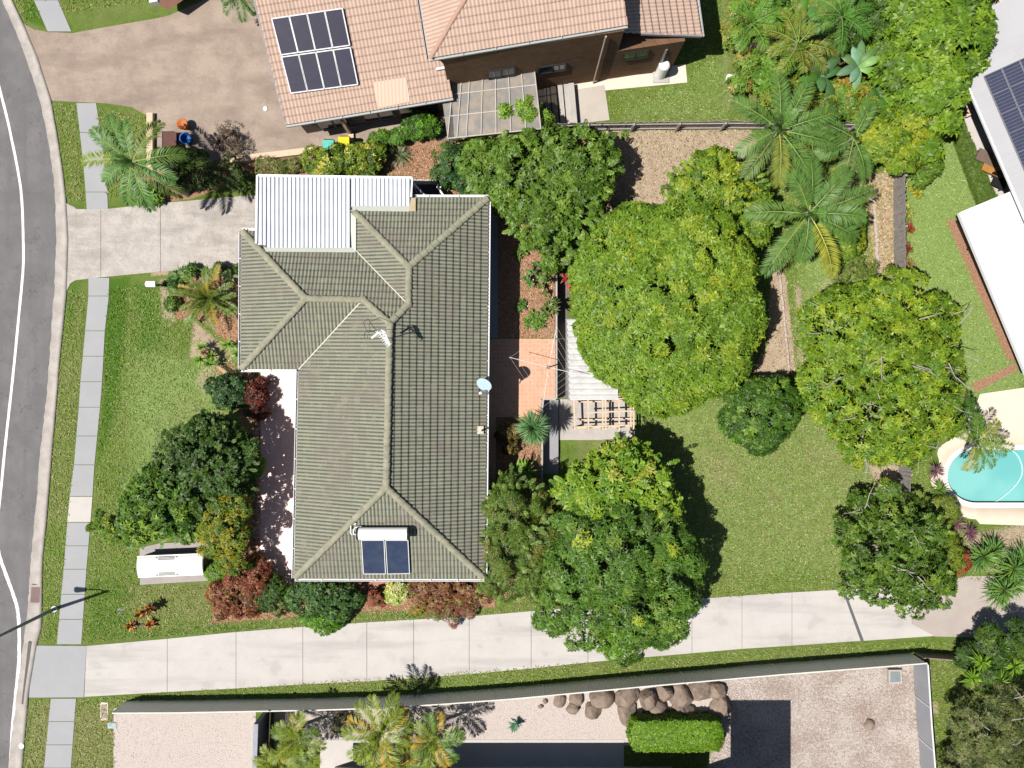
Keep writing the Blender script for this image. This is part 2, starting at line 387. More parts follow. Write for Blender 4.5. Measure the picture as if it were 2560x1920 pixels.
def dense(pts, k=10):
    """smooth curve through px points (Catmull-Rom)"""
    p = [np.array(q, float) for q in pts]; p = [2 * p[0] - p[1]] + p + [2 * p[-1] - p[-2]]; out = []
    for i in range(1, len(p) - 2):
        for j in range(k):
            t = j / k
            out.append(tuple(0.5 * ((2 * p[i]) + (-p[i - 1] + p[i + 1]) * t + (2 * p[i - 1] - 5 * p[i] + 4 * p[i + 1] - p[i + 2]) * t * t
                                    + (-p[i - 1] + 3 * p[i] - 3 * p[i + 1] + p[i + 2]) * t ** 3)))
    out.append(tuple(p[-2])); return out

ys = np.arange(-400, 2400, 12.0)
kl = [(float(itp(KERB_L, y)) + random.uniform(-1.6, 1.6), float(y)) for y in ys]
kl2 = [(float(itp(KERB_L, y)), float(y)) for y in ys]; kr = [(float(itp(KERB_R, y)), float(y)) for y in ys]
V, Q = [], []
for a in kl: V += [tuple(P(-900, a[1], -0.1)), tuple(P(a[0] + 3, a[1], -0.1))]
for i in range(len(kl) - 1): Q.append((2 * i + 2, 2 * i + 3, 2 * i + 1, 2 * i))
tagit(fast("road", V, Q, asphalt), kind="structure")
V, Q = [], []
for a, b in zip(kl2, kr):
    for t, z in ((0.0, -0.085), (0.42, -0.09), (0.62, 0.0), (0.72, 0.035), (1.0, 0.04), (1.02, -0.05)):
        V.append(tuple(P(a[0] + (b[0] - a[0]) * t + (random.uniform(-2.2, 0.6) if t == 0 else 0), a[1], z)))
for i in range(len(kl2) - 1):
    for k in range(5):
        q = i * 6 + k; Q.append((q + 6, q + 7, q + 1, q))
tagit(fast("kerb", V, Q, kerbcon), kind="structure")
ribbon("centre_line", dense([(-60, 60), (-20, 160), (0, 226), (26, 333), (52, 474), (58, 596), (58, 668), (49, 769), (32, 943), (14, 1105), (1, 1235), (-10, 1330)]), 0.13, -0.094, roadpaint, jag=0.08)
ribbon("edge_line", dense([(-14, 1330), (0, 1394), (14, 1434), (35, 1492), (46, 1541), (48, 1642), (43, 1700), (32, 1816), (25, 1930), (18, 2050)]), 0.17, -0.09, roadpaint, jag=0.12)
# footpath in slabs, broken by the driveways
def foot(pts, dz=0.025, mt=pathcon, nm="footpath"):
    m = MB()
    for i in range(len(pts) - 1):
        (y0, l0, r0), (y1, l1, r1) = pts[i], pts[i + 1]
        n = max(1, round((y1 - y0) / 63.0))
        for k in range(n):
            t0, t1 = k / n, (k + 1) / n
            A = [(l0 + (l1 - l0) * t0, y0 + (y1 - y0) * t0 + 0.7), (r0 + (r1 - r0) * t0, y0 + (y1 - y0) * t0 + 0.7),
                 (r0 + (r1 - r0) * t1, y0 + (y1 - y0) * t1 - 0.7), (l0 + (l1 - l0) * t1, y0 + (y1 - y0) * t1 - 0.7)]
            z = dz + random.uniform(-0.004, 0.004)
            m.prism([P(x, y, z)[:2] for x, y in A], -0.08, z)
    return tagit(m.build(nm, mt), kind="structure")
foot([(-130, 48, 106), (0, 85, 145), (79, 119, 178)])
foot([(257, 191, 240), (405, 208, 262), (480, 214, 268), (525, 217, 270)])
foot([(694, 221, 273), (740, 221, 272), (827, 213, 262), (954, 201, 255), (1018, 197, 250), (1162, 185, 236), (1241, 174, 231)])
foot([(1306, 168, 226), (1423, 159, 216), (1611, 142, 203)])
foot([(1746, 127, 190), (1920, 110, 177), (2050, 98, 168)])
sheet("footpath_patch", [(174, 1242), (231, 1242), (226, 1305), (168, 1305)], whitepave, 0.026)
sheet("crossing_slab", [(84, 1614), (216, 1615), (209, 1743), (72, 1744)], pathcon, 0.03)
# main driveway
panels("driveway", [(168, 522), (252, 524), (401, 508), (652, 486), (880, 470)], [(176, 702), (252, 693), (401, 679), (652, 663), (880, 650)], driveold, 0.03, 0.5)
sheet("driveway_apron", [(166, 508), (190, 520), (190, 700), (176, 708), (166, 728)], driveold, 0.034)
# neighbour's wide brown driveway
sheet("brown_driveway", [(60, 60), (88, 74), (119, 80), (180, 83), (290, 63), (390, 46), (424, 38), (505, 2), (540, -80), (1100, -80), (1130, 230), (1000, 330), (880, 372), (640, 394), (520, 404), (470, 420), (380, 430), (366, 288), (330, 268), (262, 258), (130, 252), (95, 145)], brownpave, 0.028)
# shared driveway on the south side
st = [(216, 1615), (418, 1597), (590, 1580), (757, 1567), (917, 1556), (1034, 1549), (1173, 1541), (1328, 1528), (1470, 1517), (1600, 1507), (1730, 1498), (1855, 1489), (1980, 1481), (2106, 1474)]
sb = [(210, 1742), (418, 1730), (590, 1721), (757, 1711), (917, 1703), (1034, 1696), (1173, 1685), (1328, 1671), (1470, 1656), (1600, 1644), (1730, 1633), (1855, 1622), (1980, 1614), (2152, 1602)]
panels("shared_driveway", st, sb, drivenew, 0.03, 0.5)
sheet("shared_driveway_end", [(2112, 1474), (2275, 1468), (2280, 1560), (2335, 1590), (2160, 1602)], drivenew, 0.03)
sheet("driveway_drain", [(2106, 1474), (2112, 1474), (2160, 1602), (2152, 1602)], darkgrey, 0.022)
sheet("neighbour_paving", [(2275, 1462), (2420, 1440), (2700, 1440), (2700, 1600), (2336, 1591), (2281, 1561)], M("rear_paving", (0.42, 0.37, 0.34), (0.36, 0.31, 0.28), 0.7, 0.6, 30, 0.25, 0.85, 0.2), 0.026)

def tile_mat(name, c, c2, grout, size, rough=0.55, spec=0.35):
    t = NT(name); br = t.n("ShaderNodeTexBrick"); br.offset = 0.0; br.inputs["Scale"].default_value = 1.0
    br.inputs["Brick Width"].default_value = size; br.inputs["Row Height"].default_value = size
    br.inputs["Mortar Size"].default_value = 0.012; br.inputs["Mortar Smooth"].default_value = 0.3
    br.inputs["Color1"].default_value = (*c, 1); br.inputs["Color2"].default_value = (*c2, 1); br.inputs["Mortar"].default_value = (*grout, 1)
    t.L.new(t.pos(), br.inputs["Vector"])
    a = t.mix(t.ramp(t.noise(1.2, 4), 0.4, 0.7, 0, 0.4), br.outputs["Color"], tuple(x * 0.85 for x in c))
    return t.done(a, rough, spec)
terracotta = tile_mat("terracotta_tile", (0.62, 0.335, 0.215), (0.55, 0.28, 0.175), (0.64, 0.42, 0.31), 0.2)
frontile = tile_mat("glazed_front_tile", (0.84, 0.58, 0.52), (0.8, 0.53, 0.47), (0.86, 0.68, 0.62), 0.3, 0.35, 0.5)
sheet("front_patio", [(652, 905), (790, 905), (790, 1470), (648, 1470)], frontile, 0.035)
sheet("south_path", [(648, 1470), (1236, 1470), (1236, 1425), (790, 1425)], M("red_path", (0.42, 0.2, 0.14), (0.3, 0.14, 0.1), 2, 0.5, 40, 0.3), 0.031)
sheet("back_patio", [(1180, 847), (1387.6, 847), (1388.2, 996), (1353, 997), (1352, 1042), (1240, 1043), (1239, 1470), (1190, 1470)], terracotta, 0.035)
sheet("side_path", [(1190, 500), (1244, 500), (1245, 845.5), (1185, 845.5)], sidecon, 0.03)
# retaining wall along the sunken yard
rw = thing("retaining_wall", "low concrete retaining wall along the edge of the back patio and garden bed", "retaining wall", GP(1389, 700))
b = MB()
for (x0, y0), (x1, y1) in (((1389.6, 560), (1389.6, 996.6)), ((1354.2, 998.6), (1354.2, 1228))):
    for k in range(8):
        t0, t1 = k / 8, (k + 1) / 8
        ya, yb = y0 + (y1 - y0) * t0, y0 + (y1 - y0) * t1
        b.bar(P(x0, ya, -0.55), P(x1, yb, -0.55), 0.09, 1.12)
b.bar(P(1355.4, 997.2, -0.5), P(1388.6, 997.2, -0.5), 0.09, 1.06)
b.build("wall", greycon, rw)
def gsheet(name, poly, mt, dz, thick=0.1):
    z = min(float(g(x, y)) for x, y in poly); c = (sum(p[0] for p in poly) / len(poly), sum(p[1] for p in poly) / len(poly))
    zt = float(np.median([float(g(x, y)) for x, y in poly])) + dz + .01
    m = MB(); m.prism([P(x, y, zt)[:2] for x, y in poly], z - thick, zt); return tagit(m.build(name, mt), kind="structure")
gsheet("sunken_path", [(1392, 602), (1419, 602), (1420, 996), (1392, 996)], M("dark_concrete", (0.15, 0.13, 0.11), (0.22, 0.195, 0.17), 2, 0.6, 30, 0.4), 0.02)  # concrete in a darker tone than the other paths
gsheet("yard_slab", [(1421, 800), (1480, 800), (1592, 990), (1592, 1092), (1500, 1100), (1397.5, 1100), (1397.5, 998), (1421, 998)], greycon, 0.024)
gsheet("lower_path", [(1358, 1000), (1396, 1000), (1396, 1210), (1358, 1210)], sidecon, 0.022)
gsheet("slab_edge", [(1540, 1092), (1572, 1092), (1572, 1160), (1540, 1160)], greycon, 0.02)
# paving on the neighbours' blocks
sheet("neighbour_patio_slab", [(1412, 206), (1640, 182), (1676, 165), (1714, 160), (1718, 206), (1512, 226), (1414, 226)], creampave, 0.03)
sheet("neighbour_grey_slab", [(1428, 226), (1511, 212), (1524, 300), (1430, 310)], M("worn_slab", (0.47, 0.42, 0.37), (0.4, 0.35, 0.31), 1, 0.6, 30, 0.2), 0.034)
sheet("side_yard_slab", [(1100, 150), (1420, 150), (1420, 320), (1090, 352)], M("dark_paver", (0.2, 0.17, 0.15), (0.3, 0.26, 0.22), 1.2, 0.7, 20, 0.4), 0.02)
sheet("garden_patio_slab", [(2395, 235), (2470, 190), (2600, 480), (2480, 500), (2440, 400)], whitepave, 0.03)
b = MB()
def pool_edge(n=26):
    e = [(2760, 1118), (2445, 1118)]
    for k in range(n + 1):
        a = PI / 2 + PI * k / n
        e.append((2440 + 78 * math.cos(a), 1190 - 73 * math.sin(a)))
    return e + [(2445, 1263), (2760, 1263)]
pe = pool_edge()
oc = [(2760, 940), (2450, 985)]
for k in range(27):
    a = PI / 2 + PI * k / 26
    oc.append((2440 + (105 + 10 * math.sin(k)) * math.cos(a), 1190 - (118 if math.sin(a) > 0 else 108) * math.sin(a) - (60 if k < 5 else 0) * (1 - k / 5)))
oc += [(2450, 1310), (2760, 1320)]
V, Q = [], []
for p, q in zip(pe, oc): V += [tuple(P(*p, 0.035)), tuple(P(*q, 0.035)), tuple(P(*p, -0.4))]
for i in range(len(pe) - 1): Q += [(3 * i, 3 * i + 3, 3 * i + 4, 3 * i + 1), (3 * i + 2, 3 * i + 5, 3 * i + 3, 3 * i)]
tagit(fast("pool_surround", V, Q, M("pool_paving", (0.74, 0.63, 0.5), (0.66, 0.55, 0.43), 1.2, 0.5, 30, 0.15, 0.8, 0.2)), kind="structure")
t = NT("pool_water")
wv = t.noise(1.6, 3, 0.5)
wc = t.mix(t.ramp(t.noise(0.35, 2), 0.35, 0.65), (0.2, 0.5, 0.48), (0.14, 0.43, 0.42))
t.bump(wv, 0.05, 0.3); t.done(wc, 0.06, 0.5)
pw = thing("swimming_pool", "turquoise swimming pool with rounded end in the neighbouring yard", "swimming pool", P(2500, 1190, 0))
m = MB(); ins = [(2440 + (x - 2440) * 0.995, 1190 + (y - 1190) * 0.99) for x, y in pe]
m.prism([P(x, y, -0.2)[:2] for x, y in ins], -0.45, -0.2); m.build("water", t.m, pw)
m = MB(); cpt = [P(x, y, 0.045) for x, y in pe]
for i in range(len(cpt) - 1): m.bar(cpt[i], cpt[i + 1], 0.26, 0.05)
m.build("coping", M("pool_coping", (0.8, 0.75, 0.68), None, 2, 0.2, 30, 0.1), pw)
m = MB(); hz = dense([(2520, 1118), (2545, 1140), (2556, 1175), (2545, 1205), (2510, 1240), (2470, 1262), (2420, 1266)], 8)
m.tube([P(x, y, -0.17) for x, y in hz], 0.035, 6); m.build("pool_hose", M("hose_blue", (0.5, 0.75, 0.76)), pw)

# ------------------------------------------------------------------ tiled roofs
CAM = Vector((0, 0, H))
class Plane:
    def __init__(self, A, B, zE, pitch):
        self.A = P(*A, zE); Bv = P(*B, zE); self.u = (Bv - self.A).normalized(); self.L = (Bv - self.A).length
        side = Vector((-self.u.y, self.u.x, 0)); p = math.radians(pitch)
        self.v = side * math.cos(p) + Vector((0, 0, 1)) * math.sin(p); self.n = self.u.cross(self.v)
    def hit(self, px, py, off=0.0):
        d = Vector(((px - 1280) * S, (960 - py) * S, -H)); a = self.A + self.n * off
        return CAM + d * ((a - CAM).dot(self.n) / d.dot(self.n))
    def uv(self, px, py):
        q = self.hit(px, py) - self.A; return q.dot(self.u), q.dot(self.v)
def roof_material(name, hi, lo, stain, lich, k=1.0):
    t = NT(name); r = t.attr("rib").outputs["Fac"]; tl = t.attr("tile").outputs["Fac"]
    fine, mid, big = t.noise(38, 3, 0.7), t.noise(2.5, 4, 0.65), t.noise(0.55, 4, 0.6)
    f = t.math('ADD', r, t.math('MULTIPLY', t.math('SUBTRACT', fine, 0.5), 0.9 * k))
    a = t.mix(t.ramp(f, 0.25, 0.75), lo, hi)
    a = t.mix(t.ramp(big, 0.45, 0.7, 0, 0.5 * k), a, stain)
    a = t.mix(t.ramp(mid, 0.5, 0.75, 0, 0.45 * k), a, lich)
    a = t.mix(t.math('MULTIPLY', tl, 0.14), a, tuple(x * 0.4 for x in lo))
    a = t.mix(t.ramp(tl, 0.975, 0.985, 0, 0.22), a, tuple(min(1, x * 1.25) for x in hi))
    a = t.mix(t.ramp(t.noise(7, 3, 0.6), 0.64, 0.72, 0, 0.6 * k), a, tuple(x * 1.1 for x in hi))
    t.bump(fine, 0.012, 0.5)
    return t.done(a, 0.9, 0.12)
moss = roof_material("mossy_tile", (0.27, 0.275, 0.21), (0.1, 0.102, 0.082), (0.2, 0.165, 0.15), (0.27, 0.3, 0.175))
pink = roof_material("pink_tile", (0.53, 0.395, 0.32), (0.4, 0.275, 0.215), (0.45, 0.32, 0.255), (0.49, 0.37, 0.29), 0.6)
def tiles(name, pl, poly, mt, parent, rib=0.168, course=0.335, rh=0.026, th=0.017, seed=0):
    uvs = [pl.uv(*p) for p in poly]; us = [a for a, _ in uvs]; vs = [b for _, b in uvs]
    u0, u1, v0, v1 = min(us), max(us), min(vs), max(vs)
    nu = int((u1 - u0) / (rib / 6)) + 1; U = u0 + np.arange(nu + 1) * (u1 - u0) / nu
    c0 = math.floor(v0 / course); c1 = math.ceil(v1 / course); vv = []
    for c in range(c0, c1):
        for f in (0.0, 0.2, 0.4, 0.6, 0.8, 0.985): vv.append((c + f) * course)
    Vv = np.array([x for x in vv if v0 - 1e-4 <= x <= v1 + 0.03])
    Ug, Vg = np.meshgrid(U, Vv); fr = Vg / course - np.floor(Vg / course + 1e-6)
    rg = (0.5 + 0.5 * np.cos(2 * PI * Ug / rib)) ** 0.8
    rng = np.random.default_rng(seed + 3); R = rng.random((c1 - c0 + 3, int((u1 - u0) / (2 * rib)) + 4))
    ci = (np.floor(Vg / course + 1e-6) - c0).astype(int); ui = np.floor((Ug - u0) / (2 * rib)).astype(int)
    tv = R[ci, ui]
    hgt = rh * rg + th * (1 - fr) + 0.008 * tv + 0.012
    A, u, v, n = (np.array(x) for x in (pl.A, pl.u, pl.v, pl.n))
    V = A + Ug[..., None] * u + Vg[..., None] * v + hgt[..., None] * n
    i = np.arange(Ug.size).reshape(Ug.shape)
    Q = np.stack([i[:-1, :-1], i[:-1, 1:], i[1:, 1:], i[1:, :-1]], -1).reshape(-1, 4)
    cu = (Ug[:-1, :-1] + Ug[1:, 1:]).ravel() / 2; cv = (Vg[:-1, :-1] + Vg[1:, 1:]).ravel() / 2
    Q = Q[inside(uvs, cu, cv)]
    o = fast(name, V.reshape(-1, 3), Q, mt, parent)
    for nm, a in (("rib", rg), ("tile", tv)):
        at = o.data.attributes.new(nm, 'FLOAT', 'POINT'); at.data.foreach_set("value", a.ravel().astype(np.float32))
    o.data.shade_smooth() if rib > 1 else None
    return o
def ridge(m, a, b, r=0.15, step=0.36):
    """overlapping half-round capping tiles from a to b"""
    a, b = Vector(a), Vector(b); L = (b - a).length; n = max(1, round(L / step)); d = (b - a) / n
    s = d.cross(Vector((0, 0, 1))).normalized(); up = s.cross(d).normalized()
    for k in range(n):
        p, q = a + d * k - d * 0.06, a + d * (k + 1); base = len(m.v); N = 8
        jit = random.uniform(-0.006, 0.006)
        for c, rr in ((p, r * 1.16), (q, r * 0.9)):
            for j in range(N + 1):
                an = PI * j / N; m.v.append(tuple(c + s * (math.cos(an) * rr + jit) + up * (math.sin(an) * rr * 0.72 + jit - 0.03)))
        for j in range(N): m.f.append((base + j, base + j + 1, base + N + 2 + j, base + N + 1 + j))
        m.f.append(tuple(base + j for j in range(N, -1, -1)))
    return m
def gutter(m, A, B, wd=0.11):
    m.strip(A, B, [(0.0, -0.1), (wd, -0.1), (wd, -0.085), (0.0, -0.085)])
    m.strip(A, B, [(wd, -0.1), (wd + 0.018, -0.1), (wd + 0.018, 0.012), (wd, 0.012)])
    m.strip(A, B, [(-0.015, -0.1), (0.0, -0.1), (0.0, -0.01), (-0.015, -0.01)])
    A, B = Vector(A), Vector(B); n = int((B - A).length / 1.25); d = (B - A).normalized(); s = Vector((d.y, -d.x, 0))
    for k in range(1, n):
        p = A + (B - A) * k / n; m.bar(p + Vector((0, 0, -0.005)), p + s * (wd + 0.01) + Vector((0, 0, -0.005)), 0.035, 0.012)
def brick_mat(name, c, c2, mort):
    t = NT(name); br = t.n("ShaderNodeTexBrick"); br.inputs["Scale"].default_value = 1.0
    br.inputs["Brick Width"].default_value = 0.24; br.inputs["Row Height"].default_value = 0.086; br.inputs["Mortar Size"].default_value = 0.008
    br.inputs["Color1"].default_value = (*c, 1); br.inputs["Color2"].default_value = (*c2, 1); br.inputs["Mortar"].default_value = (*mort, 1)
    cx = t.n("ShaderNodeSeparateXYZ"); t.L.new(t.pos(), cx.inputs[0])
    cb = t.n("ShaderNodeCombineXYZ"); t.L.new(t.math('ADD', cx.outputs[0], cx.outputs[1]), cb.inputs[0]); t.L.new(cx.outputs[2], cb.inputs[1])
    t.L.new(cb.outputs[0], br.inputs["Vector"])
    return t.done(t.mix(t.ramp(t.noise(1.1, 4), 0.4, 0.7, 0, 0.5), br.outputs["Color"], tuple(x * 0.6 for x in c)), 0.9, 0.1)
creambrick = brick_mat("cream_brick", (0.5, 0.38, 0.27), (0.42, 0.31, 0.22), (0.5, 0.46, 0.4))
brownbrick = brick_mat("brown_brick", (0.19, 0.105, 0.058), (0.13, 0.07, 0.04), (0.2, 0.15, 0.11))
glass = M("window_glass", (0.03, 0.04, 0.05), None, 1, 0.2, 30, 0.0, 0.08, 0.6, 0)
def window(house, a, b, z0, z1, name="window", fm=None):
    """a window standing 2 cm proud of a wall between plan points a and b (metres)"""
    a, b = Vector((*a, 0)), Vector((*b, 0)); d = (b - a).normalized(); s = Vector((d.y, -d.x, 0)) * 0.03
    f = MB(); zz = lambda p, z: Vector((p.x, p.y, z))
    f.bar(zz(a + s, z0), zz(b + s, z0), 0.08, 0.06); f.bar(zz(a + s, z1), zz(b + s, z1), 0.08, 0.06)
    for q in (a, (a + b) / 2, b): f.bar(zz(q + s, z0 + .03), zz(q + s, z1 - .03), 0.05, 0.08, d)
    o = f.build(name, fm or white, house)
    gl = MB(); gl.bar(zz(a + d * .03 + s * .6, (z0 + z1) / 2), zz(b - d * .03 + s * .6, (z0 + z1) / 2), 0.02, z1 - z0 - 0.06); gl.build("pane", glass, o)
    return o

# ------------------------------------------------------------------ the house with the mossy roof
E = 2.85; PIT = 21.0
hs = thing("house", "single storey house with mossy grey green tiled hip roof in the middle of the block", "house", P(980, 1000, 0))
R = dict(a=(604, 577), b=(602, 923), c=(747, 923), d=(736, 1446), e=(1211, 1447), f=(1220, 494), g=(850, 493), h=(848, 583),
         p1=(763, 746), p2=(907, 749), p3=(974, 808), p4=(965, 1219), p5=(1022, 667), p6=(1020, 761))
pls = {}
def house_roof():
    ox = R
    for nm, A, B, poly in (("east", "e", "f", "e f p5 p6 p3 p4"), ("south", "d", "e", "d e p4"), ("west", "c", "d", "c d p4 p3 p2"),
                           ("wsouth", "b", "c", "b c p2 p1"), ("wwest", "a", "b", "a b p1"), ("wnorth", "h", "a", "h a p1 p2 p3 p6"),
                           ("nwest", "g", "h", "g h p6 p5"), ("nnorth", "f", "g", "f g p5")):
        pl = Plane(ox[A], ox[B], E, PIT); pls[nm] = pl
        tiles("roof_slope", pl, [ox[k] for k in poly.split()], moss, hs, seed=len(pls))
house_roof()
capm = M("ridge_mortar", (0.33, 0.315, 0.23), (0.22, 0.225, 0.165), 2.6, 0.9, 30, 0.35, 0.9, 0.1, 0.01)
zr = {k: E for k in "abcdefgh"}
zr["p1"] = pls["wwest"].hit(*R["p1"]).z; zr["p2"] = pls["wsouth"].hit(*R["p2"]).z; zr["p3"] = pls["west"].hit(*R["p3"]).z
zr["p4"] = pls["south"].hit(*R["p4"]).z; zr["p5"] = pls["nnorth"].hit(*R["p5"]).z; zr["p6"] = pls["nwest"].hit(*R["p6"]).z
def rp(k, up=0.07): return P(*R[k], zr[k] + up)
for a, bq in (("a", "p1"), ("b", "p1"), ("p1", "p2"), ("p2", "p3"), ("p3", "p4"), ("d", "p4"), ("e", "p4"), ("f", "p5"), ("p6", "p5"), ("p6", "p3")):
    m = MB(); A, Bv = rp(a), rp(bq); ridge(m, A + (Bv - A) * 0.012, Bv); m.build("ridge_cap", capm, hs, False)
A, Bv = rp("g"), rp("p5"); m = MB(); ridge(m, A + (Bv - A) * 0.22, Bv); m.build("ridge_cap", capm, hs)
m = MB()
for k in ("p1", "p2", "p3", "p4", "p5", "p6"): m = MB(); m.lathe(rp(k, 0.0), [(0.2, 0), (0.19, 0.08), (0.12, 0.13), (0.03, 0.15)], 10); m.build("ridge_junction", capm, hs)
m = MB()
for a, bq in (("c", "p2"), ("h", "p6")):
    A, Bv = rp(a, 0.085), rp(bq, 0.06); m.bar(A, Bv, 0.05, 0.02)
m.build("valley_flashing", M("pale_flashing", (0.6, 0.58, 0.47)), hs)
m = MB()
for a, bq in ("ab", "bc", "cd", "de", "ef", "fg", "ha"): gutter(m, P(*R[a], E), P(*R[bq], E))
m.build("gutter", white, hs)
m = MB(); m.prism([P(*R[k], E - 0.12)[:2] for k in "abcdefgh"], E - 0.13, E - 0.11); m.build("soffit", white, hs)
wallp = [(628, 601), (626, 899), (771, 899), (760, 1422), (1187, 1423), (1196, 518), (874, 517), (872, 607)]
m = MB(); m.prism([P(x, y, E)[:2] for x, y in wallp], 0.0, E - 0.13); m.build("wall", creambrick, hs)
def wpt(x, y): return P(x, y, E)[:2]
for (x0, y0), (x1, y1), z0, z1 in (((627, 660), (627, 760), .9, 2.1), ((627, 790), (626, 860), .9, 2.1), ((769, 960), (768, 1050), .9, 2.1), ((766, 1120), (765, 1190), 0.05, 2.1),
                                   ((764, 1250), (762, 1350), .9, 2.1), ((860, 1422.5), (950, 1422.5), .9, 2.1), ((1060, 1422.5), (1120, 1422.5), 1.2, 2.1),
                                   ((1189, 1330), (1190, 1240), .9, 2.1), ((1191, 1000), (1192, 890), 0.05, 2.15), ((1193, 800), (1194, 720), .9, 2.1), ((1195, 640), (1195.5, 580), .9, 2.1)):
    window(hs, wpt(x0, y0), wpt(x1, y1), z0, z1)
# patched vent on the east slope
pl = pls["east"]
q = pl.hit(1201, 1075, 0.06); m = MB(); m.box(q, (0.3, 0.36, 0.08)); m.build("mortar_patch", M("mortar", (0.6, 0.52, 0.42), (0.4, 0.35, 0.28), 6, 0.6), hs)
m = MB(); m.tube([q + Vector((0.1, 0, 0)), q + Vector((0.1, 0, 0.35))], 0.05, 8); m.build("vent_pipe", black, hs)

# carport sheet roof
cp = thing("carport", "flat white ribbed metal carport roof over the driveway beside the tiled house", "carport", P(760, 530, 0))
cmetal = M("white_roof_sheet", (0.58, 0.61, 0.66), (0.47, 0.5, 0.55), 1.4, 0.7, 25, 0.12, 0.4, 0.45, 0)
def cz(y): return 2.96 + (y - 440) / 180.0 * 0.33
def sheet_roof(nm, x0, x1, yt, yb, pitch_px=10.45, mt=cmetal):
    V, Q = [], []; n = int((x1 - x0) / pitch_px); xs = []
    for k in range(n + 1):
        for dx, hh in ((0, 0.0), (pitch_px - 2.6, 0.0), (pitch_px - 2.3, 0.055), (pitch_px - 0.8, 0.055), (pitch_px - 0.2, 0.0)):
            x = x0 + k * pitch_px + dx
            if x <= x1: xs.append((x, hh))
    for x, hh in xs: V += [tuple(P(x, yt(x), cz(yt(x)) + hh)), tuple(P(x, yb(x), cz(yb(x)) + hh))]
    for i in range(len(xs) - 1): Q.append((2 * i + 1, 2 * i + 3, 2 * i + 2, 2 * i))
    return fast(nm, V, Q, mt, cp)
sheet_roof("roof_sheet", 645, 877, lambda x: 440 + (x - 645) * 0.012, lambda x: 612 + (x - 645) * 0.04 if x < 665 else 619)
sheet_roof("roof_sheet", 878, 1029, lambda x: 443 + (x - 878) * 0.012, lambda x: 517)
m = MB()
for A, Bv in (((645, 439), (1030, 445)), ): m.bar(P(*A, cz(440) + .0), P(*Bv, cz(440)), 0.12, 0.07)
m.bar(P(643.5, 439, cz(440) + .02), P(641, 609, cz(609) + .02), 0.09, 0.12); m.bar(P(1030.5, 445, cz(445) + .01), P(1028, 493, cz(493) + .01), 0.08, 0.1)
m.build("fascia", white, cp)
t = MATS
palef = M("pale_green_flashing", (0.5, 0.52, 0.46), (0.42, 0.45, 0.4), 3, 0.4, 30, 0.15, 0.5, 0.4)
def flash(pts, zf):
    m = MB(); m.hexa([P(x, y, zf(x, y) - 0.01) for x, y in pts], [P(x, y, zf(x, y)) for x, y in pts]); m.build("flashing", palef, cp)
def zfl(pl, dz): return lambda x, y: pl.hit(x, y, dz).z
flash([(664, 629), (889, 631), (889, 619), (660, 618)], zfl(pls["wnorth"], 0.1))
flash([(877, 531), (890, 545), (890, 629), (877, 622)], zfl(pls["nwest"], 0.1))
flash([(881, 527), (1023, 529), (1023, 515), (880, 514)], zfl(pls["nnorth"], 0.1))
m = MB(); f3 = zfl(pls["nnorth"], 0.115); pts = [(1022, 528), (1039, 528), (1039, 495), (1024, 495)]
m.hexa([P(x, y, f3(x, y) - 0.01) for x, y in pts], [P(x, y, f3(x, y)) for x, y in pts]); m.build("corner_flashing", M("tan_flashing", (0.56, 0.46, 0.3)), cp)
for x, y in ((652, 446), (770, 448), (900, 450), (1024, 452), (1100, 452)):
    m = MB(); q = P(min(x, 1026), y, cz(450) - 0.1); m.bar(Vector((q.x, q.y, 0)), Vector((q.x, q.y, q.z)), 0.09, 0.09, (0, 1, 0)); m.build("post", white, cp)
sg = thing("side_gate", "white metal frame with dark mesh at the corner of the carport", "gate frame", P(1065, 470, 0))
m = MB(); m.bar(P(1034, 458, 2.2), P(1062, 490, 2.2), 0.09, 0.07); m.bar(P(1034, 458, 1.1), P(1034, 458, 2.2), .06, .06, (0, 1, 0)); m.bar(P(1101, 468, 0), P(1101, 468, 1.0), .06, .06, (0, 1, 0)); m.bar(P(1092, 466, .9), P(1108, 488, .9), .08, .06)
m.build("frame", white, sg)
sheet("side_landing", [(1034, 448), (1108, 448), (1108, 492), (1034, 492)], greycon, 0.033)
m = MB(); m.box(P(1066, 475, 0.06), (1.2, 0.55, 0.06)); m.build("door_mat", black, sg)

# solar water heater on the south hip
sw = thing("solar_water_heater", "roof mounted solar water heater with white tank above two dark glass panels", "water heater", pls["south"].hit(955, 1380))
pl = pls["south"]
tank = MB(); c1, c2 = pl.hit(894, 1334, 0.42), pl.hit(1022, 1334, 0.42); c2.z = c1.z
tank.lathe(c1, [(0.02, -0.02), (0.2, 0.0), (0.285, 0.03), (0.285, (c2 - c1).length - 0.02)], 24, (c2 - c1)); tank.build("tank", white, sw, False)
for c, s in ((c2, 1), (c1, -1)): m = MB(); m.lathe(c, [(0.288, -0.06 * s), (0.288, 0.015 * s), (0.24, 0.04 * s), (0.02, 0.045 * s)][::s], 24, (c2 - c1)); m.build("end_cap", black, sw)
pan = M("collector_glass", (0.03, 0.045, 0.085), (0.055, 0.065, 0.1), 2.5, 0.7, 30, 0.0, 0.12, 0.5, 0)
for q in ([(904, 1350), (960, 1350), (964, 1434), (909, 1434)], [(964, 1350), (1020, 1350), (1024, 1433), (969, 1434)]):
    pts = [pl.hit(x, y, 0.16) for x, y in q]; m = MB(); m.hexa([p - pl.n * 0.1 for p in pts[::-1]], pts[::-1]); gl = m.build("collector_panel", pan, sw)
    m = MB()
    for i in range(4): m.bar(pts[i] + pl.n * .01, pts[(i + 1) % 4] + pl.n * .01, 0.03, 0.05, pl.n)
    m.build("frame", offwhite, gl)
